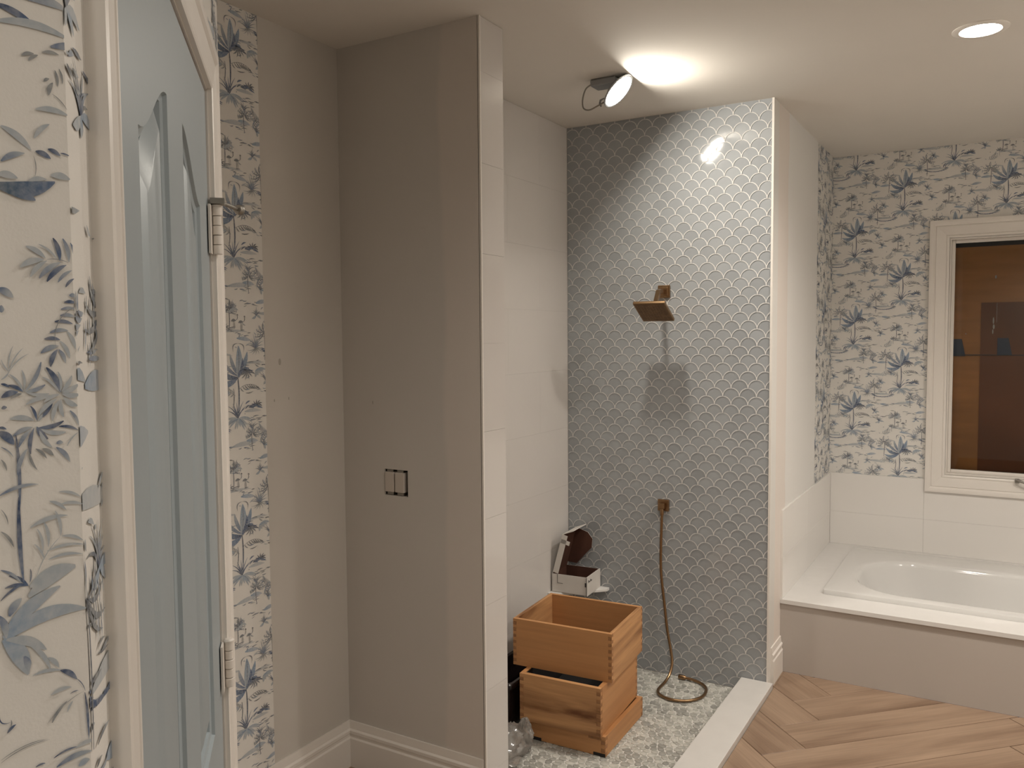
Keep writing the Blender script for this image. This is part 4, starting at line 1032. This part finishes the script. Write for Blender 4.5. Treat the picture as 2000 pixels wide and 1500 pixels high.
hs = empty('hand_shower_hose', (-1.4384, Y3, .8216)); tag(hs, 'bronze shower hose hanging from a square wall outlet and curling on pebbles', 'shower hose')
I0 = Vector(hs.location)
o = bevel(MB().box(-.029, .029, -.014, -.001, -.029, .029).build('wall_plate', M_BRASS, hs), .003, 2)
bevel(MB().box(-.014, .014, -.040, -.014, -.014, .014).build('outlet', M_BRASS, hs), .003, 2)
o = MB().lathe([(.0, -.046), (.0085, -.046), (.0095, -.040), (.0095, -.022), (.0075, -.014)], Matrix.Translation((0, -.030, -.0)), 16).build('nut', M_BRASS, hs); autosmooth(o)
pts = [(-1.4384, 3.881, .775), (-1.442, 3.884, .70), (-1.446, 3.888, .60), (-1.445, 3.890, .48), (-1.428, 3.892, .327), (-1.412, 3.890, .20), (-1.390, 3.880, .105), (-1.376, 3.862, .045), (-1.377, 3.83, .000),
       (-1.384, 3.78, ZS + .012), (-1.387, 3.73, ZS + .0085), (-1.383, 3.685, ZS + .0085), (-1.362, 3.648, ZS + .0085), (-1.321, 3.624, ZS + .0085), (-1.272, 3.622, ZS + .0085), (-1.222, 3.645, ZS + .0085), (-1.186, 3.695, ZS + .0085), (-1.176, 3.755, ZS + .0085), (-1.190, 3.818, ZS + .0085), (-1.225, 3.860, ZS + .0085), (-1.275, 3.878, ZS + .011), (-1.315, 3.880, ZS + .012)]
cl = spline(pts, 14)
rr = [.0072 if k % 2 else .0066 for k in range(len(cl))]
o = into(MB().tube(cl, rr, 10).build('hose', M_BRASS), hs); autosmooth(o, 60)
e = cl[-1]; d = (cl[-1] - cl[-6]).normalized()
o = into(MB().tube([e - d * .004, e, e + d * .004, e + d * .03, e + d * .034], [.0075, .0105, .0115, .0115, .009], 14).build('hose_end', M_BRASS), hs); autosmooth(o)

# ------------------------------------------------------------------ switch box in the cut-out
eb = empty('electrical_box', ((EX0 + EX1) / 2, Y1 + .055, EZ0)); tag(eb, 'open switch cut-out with two bare cream devices in the alcove wall', 'switch box')
yb = Y1
mb = MB().box(EX0 + .001, EX1 - .001, Y1 + .048, Y1 + .054, EZ0 + .001, EZ1 - .001).box(EX0 + .0005, EX0 + .003, Y1 + .006, Y1 + .048, EZ0 + .001, EZ1 - .001).box(EX1 - .003, EX1 - .0005, Y1 + .006, Y1 + .048, EZ0 + .001, EZ1 - .001)
into(mb.build('box', M_BLACK), eb)
for a, b in ((-1.966, -1.925), (-1.919, -1.878)):
    g = into(MB().box(a, b, Y1 - .004, Y1 + .047, 1.096, 1.170).build('switch', M_WHITEPL), eb); bevel(g, .0025, 2)
    MB().box(a + .006, b - .006, Y1 + .004, Y1 + .046, 1.1705, 1.178).build('strap', M_STEEL, g)
    MB().box(a + .006, b - .006, Y1 + .004, Y1 + .046, 1.0845, 1.0955).build('strap', M_STEEL, g)

# ------------------------------------------------------------------ wooden boxes
def wooden_box(name, label, corner, rz, W, D, z0, h, t, mats, fingers, nf=9, black=False, floor_=False, notch=False):
    """corner = near right bottom corner; W runs to the left, D runs back; boards with finger joints"""
    r = empty(name, (corner[0], corner[1], z0), rz); tag(r, label, 'wooden box', 'stacked wooden boxes in the shower')
    fh = h / nf
    def front(y0, y1, part, out):
        mb = MB()
        zlo = .012 if notch and out < 0 else 0
        mb.box(-W + t, -t, y0, y1, 0, h, 0)
        for k in range(nf):
            if k % 2 == 0:
                for xa, xb in ((-W, -W + t), (-t, 0)):
                    mb.box(xa, xb, y0, y1, k * fh + .0003, (k + 1) * fh - .0003, 0)
        o = mb.build(part, [mats[0], M_HEND], r)
        # end grain
        me = o.data
        for p in me.polygons:
            if abs(p.normal.x) > .9 and (p.center.x < -W + .0005 or p.center.x > -.0005): p.material_index = 1
        bevel(o, .0008, 1); return o
    def side(x0, x1, part):
        mb = MB(); L_ = D - 2 * t
        mb.box(0, L_, -(x1 - x0) / 2, (x1 - x0) / 2, 0, h, 0)
        for k in range(nf):
            if k % 2 == 1:
                mb.box(-t, 0, -(x1 - x0) / 2, (x1 - x0) / 2, k * fh + .0003, (k + 1) * fh - .0003, 0)
                mb.box(L_, L_ + t, -(x1 - x0) / 2, (x1 - x0) / 2, k * fh + .0003, (k + 1) * fh - .0003, 0)
        o = mb.build(part, [mats[1], M_HEND], r)
        for p in o.data.polygons:
            if abs(p.normal.x) > .9 and (p.center.x < -t + .0005 or p.center.x > L_ + t - .0005): p.material_index = 1
        o.location = ((x0 + x1) / 2, t, 0); o.rotation_euler = (0, 0, math.radians(90)); bevel(o, .0008, 1); return o
    f1 = front(0, t, 'front_board', -1); front(D - t, D, 'back_board', 1)
    side(-t, 0, 'side_board'); side(-W, -W + t, 'side_board')
    if floor_: MB().box(-W + t, -t, t, D - t, .004, .012).build('bottom_panel', mats[0], r)
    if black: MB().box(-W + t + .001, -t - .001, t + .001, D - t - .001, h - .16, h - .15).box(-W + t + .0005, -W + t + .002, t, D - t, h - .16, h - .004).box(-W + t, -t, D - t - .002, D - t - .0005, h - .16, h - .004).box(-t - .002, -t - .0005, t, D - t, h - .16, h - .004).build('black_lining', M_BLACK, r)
    return r
Tk = .019
R1 = math.radians
# base tray with foot notches
bb = wooden_box('wooden_tray', 'shallow wooden base box at the bottom of the stack on pebbles', (-1.346, 2.994), R1(1.5), .372, .43, ZS, .084, .020, (M_HIVE2, M_HIVE2), True, 5, floor_=True)
for xa, xb in ((-.365, -.29), (-.055, 0.0)):
    MB().box(xa + .002, xb - .001, -.0012, .002, 0, .013).build('foot_notch', M_BLACK, bb)
wooden_box('wooden_box', 'streaky-grained wooden box in the middle of the stack with a black inside', (-1.360, 2.979), R1(3), .366, .445, ZS + .084, .2015, Tk, (M_HIVE, M_HIVE2), True, 13, black=True)
tbx = wooden_box('wooden_box', 'plain open wooden box set askew on top of the stack', (-1.344, 3.054), R1(3.5), .452, .392, ZS + .084 + .2015, .2035, .016, (M_HIVE2, M_HIVE), True, 15)
# dark frame rest in the front board of the base
MB().box(-.075, -.018, -.001, .002, .066, .074).build('slot', M_HEND, bb)

# ------------------------------------------------------------------ corner shelf and carton
cs_ = empty('corner_shelf', (X3, Y3, .349)); tag(cs_, 'small white triangular corner shelf in the shower', 'shelf')
mb = MB(); tri = [(.0005, -.0005), (.0005, -.238), (.03, -.238), (.238, -.03), (.238, -.0005)]
mb.loft([[(x, y, -.004) for x, y in tri], [(x, y, .010) for x, y in tri]], True, True, True)
bevel(fixn(mb.build('slab', M_QUARTZ, cs_)), .0015, 2)
cb = empty('carton', (X3 + .010, 3.704, .3595), R1(4)); tag(cb, 'small white mailing carton standing open on the corner shelf', 'carton')
w_, d_, h_, t_ = .192, .186, .094, .003
def panel(name, x0, x1, y0, y1, z0, z1, par=cb, mats=None, M=None):
    o = MB().box(x0, x1, y0, y1, z0, z1, M=M).build(name, mats or [M_CARD, M_CARDIN], par)
    return o
def two_sided(o, inn):
    for p in o.data.polygons:
        if p.normal.dot(inn) > .8: p.material_index = 1
    return o
two_sided(panel('bottom', 0, w_, 0, d_, 0, t_), Vector((0, 0, 1)))
fr_ = two_sided(panel('front_panel', 0, w_, 0, t_, 0, h_), Vector((0, 1, 0)))
two_sided(panel('back_panel', 0, w_, d_ - t_, d_, 0, h_), Vector((0, -1, 0)))
two_sided(panel('hinge_panel', 0, t_, t_, d_ - t_, 0, h_), Vector((1, 0, 0)))
rt = two_sided(panel('end_panel', w_ - t_, w_ + .002, -.004, d_ - t_, 0, h_ + .002), Vector((-1, 0, 0)))
panel('crease', .030, .0315, -.0012, 0, .050, h_, fr_, [M_INK]); panel('crease', .030, .060, -.0012, 0, .048, .0495, fr_, [M_INK])
panel('tab_slot', w_ - .012, w_ - .003, -.0012, .001, .045, .066, fr_, [M_INK]); panel('edge', w_ - .0035, w_ - .001, -.0045, -.002, 0, h_, fr_, [M_INK])
for k in range(6):
    panel('print_mark', w_ + .0019, w_ + .0028, .012 + .009 * k, .018 + .009 * k, .064 + .003 * (k % 2), .078 - .004 * (k % 3), rt, [M_INK])
# lid: shallow tray hinged along the wall side, leaning over the box
LM = Matrix.Translation((.002, 0, h_)) @ Matrix.Rotation(R1(15), 4, 'Y')
L_ = .215
two = lambda nm, a, inn: two_sided2(nm, a, inn)
def lidp(nm, x0, x1, y0, y1, z0, z1, inn, par, M=LM):
    o = MB().box(x0, x1, y0, y1, z0, z1).build(nm, [M_CARD, M_CARDIN], par)
    two_sided(o, inn)
    for v in o.data.vertices: v.co = M @ v.co
    return o
lid = lidp('lid', 0, .003, 0, d_, 0, L_, Vector((1, 0, 0)), cb)
lidp('lid_side', .003, .030, 0, .003, .01, L_, Vector((0, 1, 0)), lid, LM @ Matrix.Translation((0, 0, 0)))
def lid_shape(nm, poly, y0, y1, inn):
    mb = MB().loft([[LM @ Vector((x, y0, z)) for x, z in poly], [LM @ Vector((x, y1, z)) for x, z in poly]], True, True, True)
    o = fixn(mb.build(nm, [M_CARD, M_CARDIN], lid))
    two_sided(o, inn); return o
lid_shape('lid_side', [(.003, .02), (.055, .03), (.085, .09), (.112, L_ - .075), (.104, L_ - .028), (.070, L_ - .003), (.003, L_)], d_ - .003, d_, Vector((0, -1, 0)))
lidp('lid_front', .003, .062, .002, d_ - .002, L_ - .003, L_, Vector((0, 0, -1)), lid, LM @ Matrix.Translation((0, 0, L_)) @ Matrix.Rotation(R1(-36), 4, 'Y') @ Matrix.Translation((0, 0, -L_)))
lidp('tuck_tab', .002, .050, .0, .0022, L_ - .045, L_ - .024, Vector((0, 1, 0)), lid)

# ------------------------------------------------------------------ dark bin and clear plastic bag behind the partition
bn = empty('storage_bin', (-1.90, 3.17, ZS)); tag(bn, 'dark plastic bin tucked between the stacked boxes and the shower wall', 'bin')
b0 = [Vector((p.x, p.y, 0)) for p in rrect(-.035, .115, -.20, .20, .02, 0, 4)]
def bring(e, z): return [Vector((p.x, p.y, z)) for p in rrect(-.045 - e, .125 + e, -.21 - e, .21 + e, .025, 0, 4)]
mb = MB().loft([bring(-.020, .0005), bring(-.004, .20), bring(.012, .202), bring(.014, .207), bring(.014, .222), bring(.010, .226), bring(-.004, .224), bring(-.010, .20), bring(-.026, .006)], True, True, True)
o = fixn(mb.build('body', M_PLASTIC, bn)); autosmooth(o, 40)
mb = MB()
for k in range(5): mb.box(.104, .108, -.16 + .08 * k - .004, -.16 + .08 * k + .004, .02, .19)
o = mb.build('ribs', M_PLASTIC, bn)

bg = empty('plastic_bag', (-1.715, 2.83, ZS)); tag(bg, 'crumpled clear plastic bag on the pebbles beside the stacked boxes', 'plastic bag')
rb = random.Random(3)
def crumple(c, rx, ry, rz, seed, nu=28, nv=16, k=.16):
    rb = random.Random(seed); ph = [(rb.uniform(2, 6), rb.uniform(2, 6), rb.uniform(0, 6.28), rb.uniform(0, 6.28)) for _ in range(7)]
    rings = []
    for j in range(nv + 1):
        th = math.pi * (.03 + .94 * j / nv); ring = []
        for i in range(nu):
            a = 2 * math.pi * i / nu
            f = 1 + sum(k / 2.2 * abs(math.sin(p * a + q * th + r)) * math.cos(q * th + s) for p, q, r, s in ((round(p), q, r, s) for p, q, r, s in ph)) 
            z = c[2] + rz * math.cos(th) * f
            ring.append(Vector((c[0] + rx * math.sin(th) * math.cos(a) * f, c[1] + ry * math.sin(th) * math.sin(a) * f, max(.001, z))))
        rings.append(ring)
    return rings
o = fixn(MB().loft(crumple((.005, -.01, .050), .085, .12, .060, 4, 40, 22, .20), True, True, True).build('film', M_BAG, bg)); autosmooth(o, 30)
o = fixn(MB().loft(crumple((.062, .045, .070), .040, .032, .058, 9, 26, 14, .30), True, True, True).build('film_fold', M_BAG, bg)); autosmooth(o, 30)
o = fixn(MB().loft(crumple((.035, -.085, .022), .060, .050, .026, 13, 26, 12, .34), True, True, True).build('film_fold', M_BAG, bg)); autosmooth(o, 30)
o = fixn(MB().lathe([(0, .006), (.034, .006), (.036, .010), (.042, .085), (.0435, .088), (.040, .088), (.033, .012), (0, .011)], Matrix.Translation((-.015, .03, 0)), 24).build('grey_cup', M_GREY, bg)); autosmooth(o)

# small scuffs and dents left on the bare drywall
for (nx, y, z, a, b) in ((1, 2.073, 1.585, .006, .012), (1, 2.045, 1.452, .0025, .005), (1, 2.112, 1.455, .002, .006)):
    M_ = Matrix.Translation((X1 + .0002, y, z)) @ Matrix.Rotation(math.radians(90), 4, 'Y') @ Matrix.Diagonal((b, a, 1, 1))
    MB().lathe([(0, .0008), (.75, .0008), (1, .0001)], M_, 14).build('scuff', M_SCUFF, w_al)
for (x, z, a, b) in ((-2.02, 1.425, .0025, .007),):
    M_ = Matrix.Translation((x, Y1 - .0002, z)) @ Matrix.Rotation(math.radians(90), 4, 'X') @ Matrix.Diagonal((a, b, 1, 1))
    MB().lathe([(0, .0008), (.75, .0008), (1, .0001)], M_, 14).build('scuff', M_SCUFF, w_pt)
